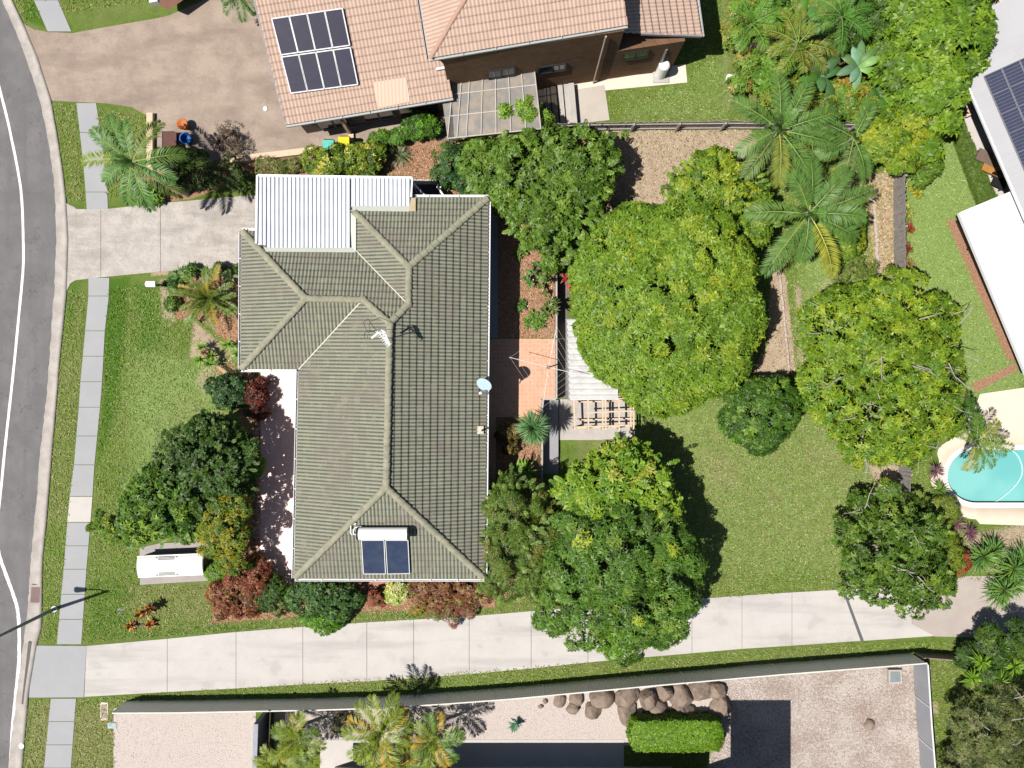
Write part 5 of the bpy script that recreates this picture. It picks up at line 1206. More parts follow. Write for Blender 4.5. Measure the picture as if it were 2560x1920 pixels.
tree("tree", "olive green fine leaved tree against the south east corner of the mossy roof",
     [(1290, 1290, 92, 2.3, 1.6), (1280, 1370, 88, 2.2, 1.5), (1340, 1340, 85, 2.2, 1.4), (1260, 1440, 62, 1.9, 1.2), (1330, 1430, 72, 1.9, 1.2), (1370, 1260, 48, 1.9, 1.0), (1275, 1225, 48, 1.9, .9)],
     [(.09, .16, .02), (.12, .19, .028), (.065, .115, .016), (.17, .18, .04)], [3, 3, 2, 1], rs=.3, dens=48, k=6, L=.17, W=.036, sprays=220, sl=.5, cov=1.1, loose=.1, tr=.13)
# --- front garden trees and shrubs
tree("tree", "dark green tree with rounded leaf tufts in front of the front patio",
     [(535, 1135, 92, 2.6, 1.4), (465, 1130, 70, 2.2, 1.2), (585, 1175, 68, 2.6, 1.2), (500, 1215, 78, 2.2, 1.1), (555, 1090, 48, 2.6, 1.0), (425, 1180, 40, 1.8, .8), (615, 1140, 42, 2.6, .9)],
     G_DARK, [3, 3, 2, .8], rs=.26, dens=38, k=6, L=.14, W=.08, cov=.9, loose=.3, lump=.3, tr=.12, sprays=150, sl=.42)
tree("tree", "green leafy tree at the street corner above the white cabinet",
     [(390, 1235, 80, 2.0, 1.2), (435, 1275, 82, 2.0, 1.2), (360, 1305, 58, 1.8, 1.0), (480, 1240, 60, 1.9, 1.0), (495, 1305, 50, 1.8, .9), (345, 1265, 36, 1.7, .8), (338, 1335, 32, 1.5, .7)],
     [(.06, .135, .014), (.09, .18, .02), (.045, .1, .012), (.16, .26, .025)], [3, 3, 2, 1.3], rs=.28, dens=34, k=5, L=.18, W=.085, cov=1.0, loose=.26, lump=.3, sprays=150, sl=.45, tr=.11, patches=[(360, 1350, 55, (.17, .28, .03))])
shrub("shrub", "small leafy branch reaching over the footpath beside the street corner tree", [(262, 1300, 24, 1.2, .4), (288, 1335, 28, 1.3, .4), (228, 1318, 12, 1.1, .2)], [(.12, .22, .02), (.2, .27, .03), (.07, .14, .016)], loose=.3, L=.16, W=.07)
tree("tree", "golden yellow leaved tree beside the front patio near the white cabinet",
     [(560, 1290, 58, 2.3, .9), (548, 1345, 48, 2.0, .8), (588, 1330, 48, 2.3, .8), (580, 1395, 44, 1.7, .7), (520, 1280, 34, 1.9, .6), (605, 1265, 36, 2.4, .7)],
     [(.22, .22, .016), (.16, .2, .018), (.08, .145, .016), (.28, .25, .02)], [2, 2, 2.5, 1], rs=.24, dens=48, k=5, L=.15, W=.055, cov=1.1, loose=.25, tr=.08)
shrub("shrub", "small bright green feathery bush at the corner of the cabinet slab", [(545, 1425, 32, .5, .45), (560, 1450, 22, .4, .35), (525, 1430, 20, .4, .3)], [(.13, .27, .02), (.17, .3, .03)], L=.14, W=.03)
shrub("shrub", "dark bluish green shrub at the lawn edge below the fan plants", [(585, 965, 40, .8, .6), (560, 985, 34, .7, .5), (600, 1000, 34, .7, .5), (625, 1020, 24, .6, .4), (530, 965, 22, .6, .4)], G_BLUE + [(.06, .13, .04)], L=.11, W=.06)
shrub("shrub", "dark red leaved shrub between the bluish shrub and the front patio", [(640, 985, 32, .8, .5), (650, 1025, 26, .7, .5), (655, 960, 20, .6, .4)], [(.1, .02, .02), (.15, .035, .025), (.06, .02, .015)], L=.14, W=.05)
shrub("shrub", "bright green small plant at the patio edge left of the mossy roof", [(648, 1160, 18, .5, .4), (645, 1180, 15, .4, .3)], [(.16, .32, .03)], L=.12)
shrub("shrub", "rust red copper leaved shrub spreading at the bottom left lawn edge", [(600, 1455, 46, .9, .6), (570, 1490, 45, .8, .5), (630, 1430, 40, .9, .6), (555, 1520, 26, .6, .35), (620, 1505, 40, .8, .5), (640, 1470, 34, .9, .5)], RUST, L=.14, W=.06, loose=.3)
shrub("shrub", "low orange red flowering plant below the rust red shrub", [(640, 1520, 24, .4, .25), (615, 1528, 18, .35, .2)], [(.55, .1, .03), (.5, .16, .05), (.2, .1, .03)], L=.12)
shrub("shrub", "dark green shrub right of the rust red shrub along the southern bed", [(680, 1480, 46, .8, .6), (650, 1500, 30, .7, .5), (705, 1505, 34, .7, .5), (670, 1455, 28, .7, .4)], G_DARK, L=.1, W=.05)
shrub("shrub", "large dark green shrub under the southern eave", [(800, 1480, 58, 1.0, .7), (760, 1500, 46, .9, .6), (850, 1485, 46, .9, .6), (835, 1525, 40, .8, .5), (890, 1495, 24, .7, .5)], [(.04, .1, .022), (.06, .13, .03), (.1, .19, .05)], [3, 3, 1], L=.11, W=.05, loose=.2)
shrub("shrub", "light green shrub overhanging the edge of the shared driveway below the southern bed", [(815, 1545, 44, .7, .5), (850, 1530, 30, .6, .4), (780, 1548, 26, .6, .4)], [(.12, .27, .02), (.07, .17, .018)], L=.14)
shrub("shrub", "small pinkish red shrub between the large dark shrub and the variegated one", [(940, 1492, 24, .6, .4), (955, 1502, 18, .5, .3)], [(.35, .1, .07), (.25, .07, .05), (.1, .12, .04)], L=.12)
shrub("shrub", "variegated cream and lime shrub by the southern eave", [(995, 1480, 32, .8, .5), (1015, 1470, 22, .7, .4), (980, 1495, 20, .7, .4)], [(.52, .52, .2), (.3, .42, .08), (.62, .6, .32)], L=.12, W=.06)
shrub("shrub", "long bronze leaved hedge along the southern bed right of the variegated shrub", [(1055, 1475, 36, .9, .5), (1105, 1480, 40, .9, .6), (1160, 1475, 40, .9, .6), (1210, 1475, 36, .9, .6), (1080, 1505, 26, .7, .4), (1140, 1505, 28, .7, .4)], [(.22, .09, .045), (.3, .16, .09), (.14, .06, .03), (.2, .22, .05)], [3, 2, 2, 1], L=.13, W=.05, loose=.22)
shrub("shrub", "sprawling reddish plant hanging towards the shared driveway", [(1125, 1535, 34, .4, .3), (1165, 1525, 26, .4, .25), (1090, 1530, 24, .4, .25)], [(.3, .12, .1), (.2, .08, .06), (.14, .17, .04)], L=.13, W=.035, loose=.35, cov=.7)
shrub("shrub", "thin orange green plant at the driveway edge left of the sprawling reddish plant", [(1035, 1530, 18, .4, .3), (1050, 1522, 16, .4, .3)], [(.45, .22, .04), (.16, .25, .04)], L=.16, W=.035, cov=.7)
# --- north bed along the white carport
shrub("shrub", "dark tangled shrub left of the carport by the driveway", [(440, 445, 38, .8, .5), (520, 438, 42, .9, .6), (585, 432, 40, .9, .6), (612, 455, 28, .7, .4)], [(.04, .075, .014), (.06, .11, .02), (.1, .08, .04), (.11, .17, .03)], [3, 2, 1, 1], L=.13, loose=.25, cov=.9)
shrub("shrub", "leafy bright green plant at the driveway edge near the street", [(362, 480, 28, .5, .35), (388, 492, 24, .4, .3), (355, 500, 18, .35, .25)], [(.11, .24, .02), (.16, .3, .03)], L=.26, W=.08, dens=26)
shrub("shrub", "yellow and green variegated hedge above the carport roof", [(790, 405, 40, .9, .5), (840, 400, 42, 1.0, .55), (890, 395, 42, 1.0, .55), (935, 392, 36, .9, .5), (815, 425, 26, .7, .4), (920, 425, 30, .6, .4)], [(.17, .24, .02), (.09, .17, .018), (.5, .48, .1), (.05, .1, .014)], [3, 3, 1, 2], L=.14, W=.06, loose=.16)
shrub("shrub", "olive fine shrub above the left end of the carport roof", [(665, 418, 30, .6, .4), (700, 415, 28, .6, .4), (738, 412, 24, .6, .4)], [(.17, .19, .05), (.24, .23, .09), (.1, .14, .03)], L=.14, W=.03)
rosette("grass_tussock", "grey green grass tussock in mulch right of the variegated hedge", 1000, 388, .15, 170, .85, .022, [(.16, .19, .09), (.26, .27, .15), (.1, .14, .05)], "plant", e0=.2, e1=1.3, droop=.55)
rosette("grass_tussock", "pale straw coloured grass clump above the carport roof", 705, 420, .12, 120, .7, .018, [(.3, .27, .14), (.22, .22, .1)], "plant", e0=.3, e1=1.35, droop=.5)
rosette("strappy_plant", "green strappy plant at the top edge of the carport roof", 945, 425, .12, 46, .6, .04, [(.1, .2, .03), (.15, .25, .04)], "plant", droop=.5)
shrub("shrub", "light green shrub below the brick house at the left of the patio cover", [(1060, 312, 36, .8, .5), (1030, 322, 30, .7, .5), (1085, 325, 24, .6, .4), (1000, 340, 24, .6, .4)], [(.12, .28, .02), (.08, .2, .02), (.05, .11, .015)], L=.16, W=.06)
shrub("shrub", "low green shrub below the dark garage shutters", [(950, 350, 30, .5, .35), (990, 345, 24, .5, .35), (830, 378, 22, .5, .3)], [(.1, .22, .02), (.07, .15, .018)], L=.15)
shrub("shrub", "light green shrub at the lower edge of the translucent patio cover", [(1265, 290, 34, 2.0, .6), (1320, 285, 40, 2.0, .7), (1355, 300, 30, 1.7, .5), (1295, 315, 40, 1.7, .5), (1240, 312, 24, 1.6, .4)], [(.16, .29, .03), (.2, .33, .045), (.1, .2, .02)], L=.17, W=.06, loose=.3)
# --- garden bed behind the house
def smallplant(label, x, y, r, pal, h=.3, L=.14):
    k = r / 15.0; rosette("small_plant", label, x, y, h * .8, 15, L * 1.9, .07, pal, "plant", heads=[(0, 0, 0), (11 * k, 7 * k, -.06), (-9 * k, 8 * k, -.04), (4 * k, -11 * k, -.08), (14 * k, -6 * k, -.1), (-4 * k, 16 * k, -.08)], e0=-.1, e1=1.2, droop=.35)
smallplant("lone green plant in mulch beneath the glossy garden tree", 1300, 625, 15, G_MID, .35)
smallplant("tiny dark conifer like plant in the middle of the mulch bed", 1300, 762, 13, [(.07, .16, .02)], .3, .1)
smallplant("sprawling green plant at the bottom of the mulch bed", 1325, 795, 16, [(.09, .2, .02), (.13, .26, .03)], .25)
smallplant("second sprawling plant just right of the first at the bottom of the mulch bed", 1345, 805, 14, [(.1, .21, .02)], .25)
smallplant("leafy sapling near the stake on the right of the mulch bed", 1330, 680, 26, [(.07, .19, .04), (.1, .23, .05)], .9, .17)
smallplant("green plant against the sunken path beside the leafy sapling", 1368, 700, 30, G_MID, .9)
smallplant("star leaved plant at the edge of the sunken path", 1370, 765, 18, [(.1, .17, .03), (.2, .22, .08)], .5, .22)
smallplant("small weed in the sandy soil of the bare yard", 1560, 335, 9, G_MID, .12, .1)
rosette("red_cordyline", "crimson leaved plant at the left edge of the huge round tree", 1420, 700, .7, 26, .42, .07, [(.4, .02, .05), (.25, .015, .04), (.2, .2, .08)], "plant", heads=[(0, 0, 0), (10, 16, 0), (18, 24, .1), (-6, -8, 0)], droop=.4)
st_ = thing("garden_stake", "pale timber stake standing in the mulch bed", "stake", GP(1333, 705)); m = MB(); m.bar(GP(1333, 705), GP(1333, 705, 1.1) + Vector((.0, .12, 0)), .05, .05, (0, 1, 0)); m.build("stake", timber, st_)
rosette("dracaena", "big round spiky green dracaena beside the terracotta patio", 1333, 1070, 1.75, 620, .95, .03, [(.13, .27, .09), (.2, .36, .15), (.08, .19, .05)], "plant", e0=-.25, e1=1.45, droop=.3)
shrub("shrub", "bronze dark shrub between the dracaena and the eastern wall", [(1262, 1085, 28, .7, .5), (1285, 1075, 22, .6, .4), (1275, 1115, 24, .6, .4)], [(.13, .1, .03), (.22, .16, .05), (.08, .05, .02)], L=.12)
rosette("ginger_plant", "lime green broad leaved plant just below the dracaena", 1290, 1175, .5, 34, .75, .11, [(.22, .38, .05), (.14, .29, .03)], "plant", e0=.1, e1=1.1, droop=.35, heads=[(0, 0, 0), (26, 4, 0)])
# --- front bed: cycad and friends
cyc = (.1, .17, .024)
specs = ring(15, 1.8, 30, 5, 7, 4) + ring(7, 1.3, 60, 14, 10, 5)
gold = (.3, .22, .03)
specs = [(a, l, e, gold if (35 < a % 360 < 75 or 130 < a % 360 < 160 or 295 < a % 360 < 325) and i % 2 == 0 else None) for i, (a, l, e, c) in enumerate(specs)]
palm("cycad", "large spreading cycad with golden old fronds in the front garden bed", 522, 745, .75, specs, cyc, tr=.22, lf=.27, n=36, w=.045, bend=.8, extra=4, tipcol=(.14, .21, .03), vee=.55, cat="plant")
rosette("agave", "pale green agave rosette in the front bed beside the west wing of the roof", 575, 690, .45, 22, .5, .11, [(.2, .3, .12), (.14, .25, .08)], "plant", e0=.1, e1=1.2, droop=.15)
rosette("agave", "green rosette plant at the driveway edge of the front bed above the cycad", 520, 680, .4, 22, .48, .1, [(.16, .28, .09), (.1, .2, .05)], "plant", e0=.1, e1=1.2, droop=.15)
rosette("strappy_plant", "dark green strappy clump at the upper left of the cycad", 452, 688, .35, 40, .6, .08, [(.09, .2, .05), (.14, .26, .06), (.05, .11, .03)], "plant", e0=.1, e1=1.2, droop=.3, heads=[(0, 0, 0), (26, -8, 0), (-14, 14, -.1)])
rosette("flower_clump", "low clump with orange flowers beside the letterbox", 415, 712, .2, 40, .32, .05, [(.07, .17, .04), (.6, .2, .03), (.1, .2, .05)], "plant", wts=[4, .6, 3], droop=.3)
rosette("strappy_plant", "yellow green spiky plant right of the cycad beside the house wall", 580, 770, .3, 40, .5, .05, [(.28, .3, .05), (.16, .23, .03)], "plant", droop=.3)
shrub("shrub", "dark green low plants along the driveway edge of the front bed", [(480, 675, 18, .35, .3), (550, 672, 18, .4, .3), (595, 672, 14, .4, .3), (440, 720, 22, .35, .3), (430, 760, 20, .3, .25)], G_DARK + [(.12, .22, .03)], L=.18, W=.06)
fanc = [(.17, .32, .03), (.24, .38, .05), (.1, .22, .02)]
for lab, x, y, r in (("lime green fan plant at the top left of the fan plant cluster", 505, 868, 1), ("lime green fan plant nearest the house wall in the cluster", 595, 885, 1),
                     ("lime green fan plant at the upper right of the cluster", 568, 862, 1), ("lime green fan plant in the middle of the cluster", 528, 890, 1), ("lime green fan plant at the bottom of the cluster", 525, 910, 1), ("lime green fan plant at the lower left of the cluster", 500, 900, 1)):
    rosette("fan_plant", lab, x, y, .55, 46, .5, .04, fanc, "plant", e0=.0, e1=1.4, droop=.35, group="lime green fan plants in the front bed")
rosette("dry_flower_head", "round pale brown dried flower head among the fan plants", 510, 882, .75, 120, .24, .03, [(.42, .27, .14), (.32, .2, .1)], "plant", e0=-.2, e1=1.5, droop=.1)
dp = thing("dead_frond", "tan dried plume lying below the fan plants", "dead frond", GP(540, 920)); rng_ = nrg()
v, q, c = frond(GP(532, 908, .4), math.radians(-42), .1, 1.25, (.45, .27, .13), rng_, .5, .2, 60, .03, 0, .5); fast("plume", v, q, LEAF, dp, c)
rosette("bromeliad", "golden and dark bromeliad clump on the lower left lawn", 350, 1535, .25, 36, .42, .08, [(.42, .22, .02), (.1, .03, .02), (.16, .1, .02)], "plant", heads=[(0, 0, 0), (14, -8, .2), (26, -14, .35)], droop=.2, e0=.2, e1=1.3)
rosette("bromeliad", "red and yellow bromeliad clump on the verge below the golden one", 375, 1560, .2, 30, .4, .08, [(.45, .08, .03), (.5, .3, .03), (.12, .03, .02)], "plant", heads=[(0, 0, 0), (-48, 4, 0)], droop=.25)
# --- palms of the back yard
pc_ = (.1, .2, .04); pyl = (.3, .31, .04)
palm("palm_tree", "large feathery palm with a yellowing lower frond in the back yard", 2022, 535, 3.4,
     [(84, 2.9, 18, None), (17, 3.4, 18, None), (-24, 2.7, 12, None), (-60, 3.2, 10, pyl), (-131, 3.5, 16, None), (176, 2.9, 14, (.12, .22, .04)), (52, 2.7, 30, None), (-92, 2.2, 4, None), (118, 2.2, 40, None), (-5, 2.5, 40, None)], pc_, trunk=(2030, 565), tr=.16, lf=.64, n=84, w=.04, bend=1.0, extra=3, inner=1.2)
palm("palm_tree", "feathery palm at the top boundary above the yellow green tree", 1948, 325, 3.4,
     [(-88, 2.6, 14, (.2, .24, .04)), (-57, 3.0, 16, None), (-128, 2.7, 14, (.13, .2, .05)), (-18, 2.9, 20, None), (12, 2.9, 24, None), (55, 2.6, 30, None), (95, 2.6, 30, None), (150, 2.6, 24, None), (-155, 2.2, 20, None)], pc_, tr=.15, lf=.6, n=78, w=.04, bend=1.05, extra=4, inner=1.2)
palm("palm_tree", "smaller pale palm between the two larger palms and the corner tree", 2135, 345, 3.0,
     [(-108, 2.6, 16, (.14, .2, .06)), (-150, 2.0, 20, None), (-70, 2.0, 10, None), (160, 2.2, 26, None), (70, 1.8, 30, None)], pc_, tr=.1, lf=.55, n=60, w=.045, bend=1.1, extra=2)
shrub("shrub", "rounded lime green shrub beneath the yellowing palm frond", [(2110, 600, 52, 1.0, .7), (2075, 585, 42, .9, .6), (2085, 630, 40, .8, .6), (2130, 560, 34, .9, .6)], [(.17, .25, .018), (.22, .28, .025), (.11, .2, .02)], L=.13, W=.06)
shrub("shrub", "pale loose shrub between the lime shrub and the broad yellow tree", [(2130, 680, 36, .7, .4), (2165, 670, 28, .7, .4), (2095, 690, 24, .6, .3)], [(.2, .25, .06), (.14, .2, .04)], L=.12, W=.03, loose=.35, cov=.7)
dfr = thing("dead_frond", "pale grey dead palm sheath lying left of the large palm", "dead frond", GP(1945, 545)); m = MB()
p0, p1, p2 = GP(1925, 562, .3), GP(1955, 540, .42), GP(1985, 532, .5); m.tube([p0, p0.lerp(p1, .5), p1, p2], [.02, .14, .09, .02], 8); m.build("sheath", M("dead_sheath", (0.5, 0.47, 0.44)), dfr)
# --- corner trees, tropical garden
tree("tree", "yellow green tree in the top right corner of the block", [(2215, 340, 72, 2.0, 1.2), (2270, 330, 62, 2.1, 1.2), (2240, 385, 58, 1.8, 1.0), (2180, 320, 42, 1.8, .9), (2285, 385, 40, 1.8, .9)], [(.19, .27, .02), (.14, .23, .02), (.26, .31, .025), (.08, .15, .016)], [3, 3, 2, 1], rs=.3, dens=40, k=6, L=.17, W=.075, cov=1.25, loose=.16, tr=.1)
tree("tree", "tall bright green tree at the top right beside the grey roofed house",
     [(2345, 110, 120, 3.4, 1.9), (2320, 225, 95, 3.1, 1.6), (2400, 60, 85, 3.2, 1.5), (2270, 180, 78, 2.9, 1.4), (2380, 170, 74, 3.1, 1.4), (2320, 20, 98, 3.3, 1.6), (2420, 110, 54, 3.1, 1.1), (2345, 300, 55, 2.6, 1.1), (2310, 375, 46, 2.2, .9), (2400, -40, 98, 3.3, 1.6)],
     [(.14, .25, .02), (.1, .195, .018), (.18, .29, .025), (.065, .125, .014)], [3, 3, 2, 1.3], rs=.42, dens=18, k=5, L=.3, W=.13, cov=1.05, lump=.25, loose=.14, tr=.2)
shrub("shrub", "shaded green bush under the tall bright tree by its lower edge", [(2300, 430, 34, 1.0, .6), (2330, 420, 26, .9, .5), (2305, 400, 40, 1.2, .7)], G_MID, L=.2, W=.07, loose=.3)
def banana(label, px, py, h, n, L, seed, colr=(.18, .34, .08)):
    rng = np.random.default_rng(seed); o = thing("banana_plant", label, "plant", GP(px, py)); top = GP(px, py, h); V, Q, C, k0 = [], [], [], 0
    m = MB(); m.tube([GP(px, py), top], [.14, .09], 9); m.build("stem", M("banana_stem", (0.2, 0.22, 0.08)), o)
    for i in range(n):
        az, el = 2 * PI * i / n + rng.uniform(-.4, .4), rng.uniform(.35, 1.1); l = L * rng.uniform(.75, 1.1); T = 8; p = np.array(top); e = el; rows = []
        for t in range(T + 1):
            tt = t / T; wd = L * .17 * math.sin(PI * min(1, tt * .9 + .1)) ** .6; d = np.array([math.cos(az) * math.cos(e), math.sin(az) * math.cos(e), math.sin(e)]); sd_ = np.array([-math.sin(az), math.cos(az), 0])
            rows += [p - sd_ * wd - np.array([0, 0, wd * .5]), p, p + sd_ * wd - np.array([0, 0, wd * .5])]; p = p + d * l / T; e -= 1.3 / T
        V += rows; c = np.array(colr) * rng.uniform(.6, 1.25) * np.array([1, 1, rng.uniform(.5, 2)])
        C += [c * rng.uniform(.85, 1.1) for _ in rows]
        for t in range(T):
            for s in (0, 1): a = k0 + t * 3 + s; Q.append((a, a + 1, a + 4, a + 3))
        k0 += len(rows)
    fast("leaves", np.array(V), np.array(Q), LEAF, o, np.array(C)); return o
for i, (lab, x, y, h, n, L) in enumerate((("banana plant with pale broad leaves in the middle of the tropical garden", 2145, 165, 2.2, 9, 1.25), ("banana plant left of the pale leaved one in the tropical garden", 2050, 190, 1.9, 8, 1.4),
        ("dark leaved banana plant at the top left of the tropical garden", 1990, 60, 2.0, 8, 1.5), ("banana plant at the lower edge of the tropical garden", 2200, 240, 1.6, 8, 1.3))):
    banana(lab, x, y, h, n, L, 50 + i, (.16, .3, .1) if i == 0 else (.09, .21, .04))
palm("palm_tree", "yellow green palm arching over the left of the tropical garden", 1995, 110, 2.6, ring(9, 1.9, 30, 0, 14, 8), (.15, .23, .03), lf=.42, n=34, tr=.09, tipcol=(.25, .25, .04))
palm("palm_tree", "slender green palm at the top of the tropical garden", 2105, 40, 2.8, ring(9, 1.8, 30, 20, 14, 9), (.08, .2, .03), lf=.4, n=34, tr=.08)
palm("palm_tree", "green palm near the bare ground at the left of the tropical garden", 1880, 60, 2.2, ring(8, 1.6, 30, 20, 14, 10), (.12, .25, .03), lf=.4, n=30, tr=.08)
for lab, bl, pal in (("olive green undergrowth shrub at the foot of the tropical garden", [(1990, 255, 62, 1.1, .8), (1930, 265, 42, .9, .6), (2050, 260, 52, 1.1, .7)], [(.13, .2, .03), (.2, .24, .03), (.07, .13, .02)]),
        ("dark green shrub at the top centre of the tropical garden", [(2140, 60, 62, 1.6, 1.0), (2200, 30, 62, 1.8, 1.1), (2080, 110, 42, 1.2, .7)], G_DARK + [(.13, .2, .03)]),
        ("orange tipped green shrub under the banana plants", [(2120, 240, 52, 1.2, .8), (2080, 220, 42, 1.1, .7), (2160, 270, 42, 1.1, .7)], [(.1, .2, .03), (.32, .22, .04), (.15, .26, .03)]),
        ("pale leaved shrub along the left edge of the tropical garden", [(1850, 25, 38, .9, .6), (1835, 90, 34, .8, .5), (1870, 150, 34, .8, .5), (1850, 215, 34, .8, .5)], [(.16, .28, .04), (.1, .2, .025), (.28, .24, .06)]),
        ("leafy green shrub between the palms at the top of the tropical garden", [(1930, 30, 52, 1.2, .8), (1960, 150, 52, 1.2, .8), (1910, 200, 38, .9, .6)], [(.09, .2, .025), (.13, .25, .03)]),
        ("mid green bush beside the tall bright tree in the tropical garden", [(2220, 130, 62, 1.7, 1.0), (2230, 220, 52, 1.5, .9), (2250, 290, 40, 1.2, .7)], [(.12, .22, .02), (.17, .27, .03), (.08, .15, .02)])):
    shrub("shrub", lab, bl, pal, L=.2, W=.08, dens=24, rs=.34, loose=.22)
for lab, x, y, s in (("grey rock in the bare left part of the tropical garden", 1895, 120, .35), ("larger pale boulder below the grey rock in the tropical garden", 1912, 155, .5)):
    pass
wb = thing("white_block", "small white box standing at the edge of the tropical garden", "box", P(1826, 200, .0)); m = MB(); m.box(P(1826, 200, .2), (.42, .38, .4), -.2); m.build("box", white, wb); m = MB(); m.box(P(1826, 200, .42), (.46, .42, .04), -.2); m.build("lid", offwhite, wb)
# --- verge palm, others
palm("palm_tree", "green feathery palm overhanging the footpath between the two driveways", 330, 405, 4.6,
     [(118, 2.7, 14, None), (172, 2.6, 14, (.2, .26, .05)), (142, 2.3, 30, None), (95, 1.9, 26, None), (55, 2.3, 18, (.12, .17, .03)), (8, 2.4, 16, (.12, .2, .04)), (-40, 2.6, 8, (.1, .14, .03)), (-75, 2.3, 6, None), (-100, 2.0, 4, None), (-150, 1.6, 20, None), (-20, 2.2, 26, None)], (.1, .21, .05), trunk=(468, 486), tr=.13, lf=.5, n=58, w=.05, extra=3)
smallplant("low grey brown dry shrub beside the terracotta pot on the brown driveway", 552, 345, 24, [(.2, .14, .11), (.14, .1, .08)], .35, .16)
shrub("shrub", "dark shrub behind the timber edging between the two driveways", [(440, 400, 38, .7, .5), (490, 405, 34, .6, .4), (405, 395, 28, .8, .5)], G_DARK, L=.16)
shrub("shrub", "grey leaved dry bush with bare stems at the edge of the brown driveway", [(575, 350, 30, .7, .5), (560, 320, 22, .6, .4), (600, 380, 24, .5, .35)], [(.2, .13, .11), (.15, .1, .08), (.1, .1, .05)], L=.18, W=.025, cov=.6, dens=24, loose=.4)
palm("palm_tree", "dark palm fronds at the top left beside the solar roof", 600, -10, 2.0, ring(9, 1.1, 25, 0, 14, 12), (.06, .14, .025), lf=.36, n=28, tr=.09)
# --- south yard
gp_ = (.17, .23, .022); go = (.36, .26, .03)
palm("palm_tree", "golden cane palm at the left of the south garden", 740, 1850, 2.0, ring(11, 1.5, 30, 0, 16, 21, [None, (.1, .17, .02), None, (.3, .27, .03)]), gp_, lf=.46, n=30, w=.045, tr=.08, extra=4)
palm("palm_tree", "large yellow gold palm in the middle of the south garden", 955, 1830, 2.6, ring(14, 1.8, 28, 0, 12, 22, [None, go, None, None, (.2, .26, .03)]), gp_, lf=.5, n=34, w=.05, tr=.1, extra=5)
palm("palm_tree", "green and gold palm at the right of the palm group in the south garden", 1085, 1850, 2.2, ring(10, 1.5, 28, 0, 14, 23, [(.1, .19, .025), None, go]), gp_, lf=.46, n=30, w=.045, tr=.08, extra=4)
palm("palm_tree", "low yellow green palm at the bottom edge below the golden cane palm", 700, 1905, 1.3, ring(9, 1.2, 30, 10, 14, 24), (.2, .25, .025), lf=.4, n=28, w=.045, tr=.07)
palm("palm_tree", "bright palm at the bottom edge between the gold palm and its right neighbour", 1000, 1915, 1.8, ring(9, 1.4, 28, 10, 14, 25, [None, go, None]), gp_, lf=.44, n=28, w=.045, tr=.07)
shrub("shrub", "small grey purple shrub between the palms of the south garden", [(855, 1815, 28, .5, .35), (850, 1790, 18, .4, .3)], [(.2, .16, .15), (.14, .15, .07)], L=.12)
rosette("agave", "blue green agave on pale gravel in the south garden", 1288, 1812, .2, 26, .45, .1, [(.13, .28, .19), (.2, .36, .26)], "plant", e0=.1, e1=1.2, droop=.1)
rosette("yucca", "small dark spiky plant on the grass strip in front of the metal fence", 1040, 1722, .3, 36, .55, .035, [(.05, .1, .05), (.09, .15, .07)], "plant", e0=.1, e1=1.3, droop=.15)
def hedge(label, x0, y0, x1, y1, h, pal):
    rng = nrg(); n = 5200; a, b_ = P(x0, y1, h), P(x1, y0, h); sx, sy = (b_.x - a.x) / 2, (b_.y - a.y) / 2; c = np.array([(a.x + b_.x) / 2, (a.y + b_.y) / 2, h / 2])
    p = rng.uniform(-1, 1, (n, 3)); s_ = rng.random(n); top = s_ < .55; ea = (s_ >= .55) & (s_ < .68); p[top, 2] = 1; p[ea, 0] = np.sign(p[ea, 0]); no = s_ >= .68; p[no, 1] = np.sign(p[no, 1])
    p[:, :2] /= (1 + .1 * np.clip(np.abs(p[:, :1] * p[:, 1:2]), 0, 1) + .05 * np.clip(p[:, 2:3], 0, 1))
    pos = c + p * np.array([sx, sy, h / 2]) * rng.uniform(.93, 1.02, (n, 1)); o = thing("clipped_hedge", label, "hedge", Vector((c[0], c[1], 0)))
    v, q, cc = leaves(pos, unit(p ** 5 + np.array([0, 0, .25]) + rng.normal(0, .2, (n, 3))), 5, .1, .05, pick(pal, None, n, rng), rng); fast("foliage", v, q, LEAF, o, cc)
    m = MB()
    for dx in (-.6, .6): m.tube([(c[0] + dx * sx, c[1], 0), (c[0] + dx * sx, c[1], h * .8)], [.06, .03], 7)
    m.build("stem", bark, o)
hedge("clipped bright green rectangular hedge in the south garden", 1572, 1802, 1816, 1882, 1.3, [(.13, .26, .018), (.17, .3, .025), (.1, .2, .015)])
tree("tree", "grey green untidy tree at the bottom right edge", [(2470, 1790, 92, 2.0, 1.3), (2520, 1880, 105, 2.1, 1.3), (2440, 1880, 72, 1.7, 1.0), (2545, 1770, 62, 1.9, 1.1), (2400, 1935, 62, 1.5, .9)], [(.1, .13, .035), (.14, .17, .05), (.06, .085, .025), (.2, .21, .09)], rs=.34, dens=34, k=6, L=.16, W=.035, cov=1.1, loose=.2, twigs=16, barkm=palebark)
fanp = [(.16, .3, .02), (.22, .36, .03), (.1, .2, .02)]
for i, (lab, x, y) in enumerate((("upper right bright pompom headed plant in the bottom right corner", 2500, 1620), ("middle bright pompom headed plant in the bottom right corner", 2455, 1655), ("right bright pompom headed plant in the bottom right corner", 2535, 1665), ("lowest bright pompom headed plant in the bottom right corner", 2430, 1695), ("lower right bright pompom headed plant above the grey green tree", 2500, 1702))):
    rosette("pompom_plant", lab, x, y, 2.2, 60, .62, .05, fanp, "plant", e0=-.2, e1=1.4, droop=.4, group="pompom headed plants in the bottom right corner")
shrub("shrub", "dark green bush behind the pompom headed plants beside the rear paving", [(2480, 1610, 52, 1.6, .8), (2540, 1600, 52, 1.6, .8), (2420, 1640, 38, 1.2, .6), (2470, 1680, 52, 1.4, .7)], G_DARK, L=.18, rs=.34, loose=.25)
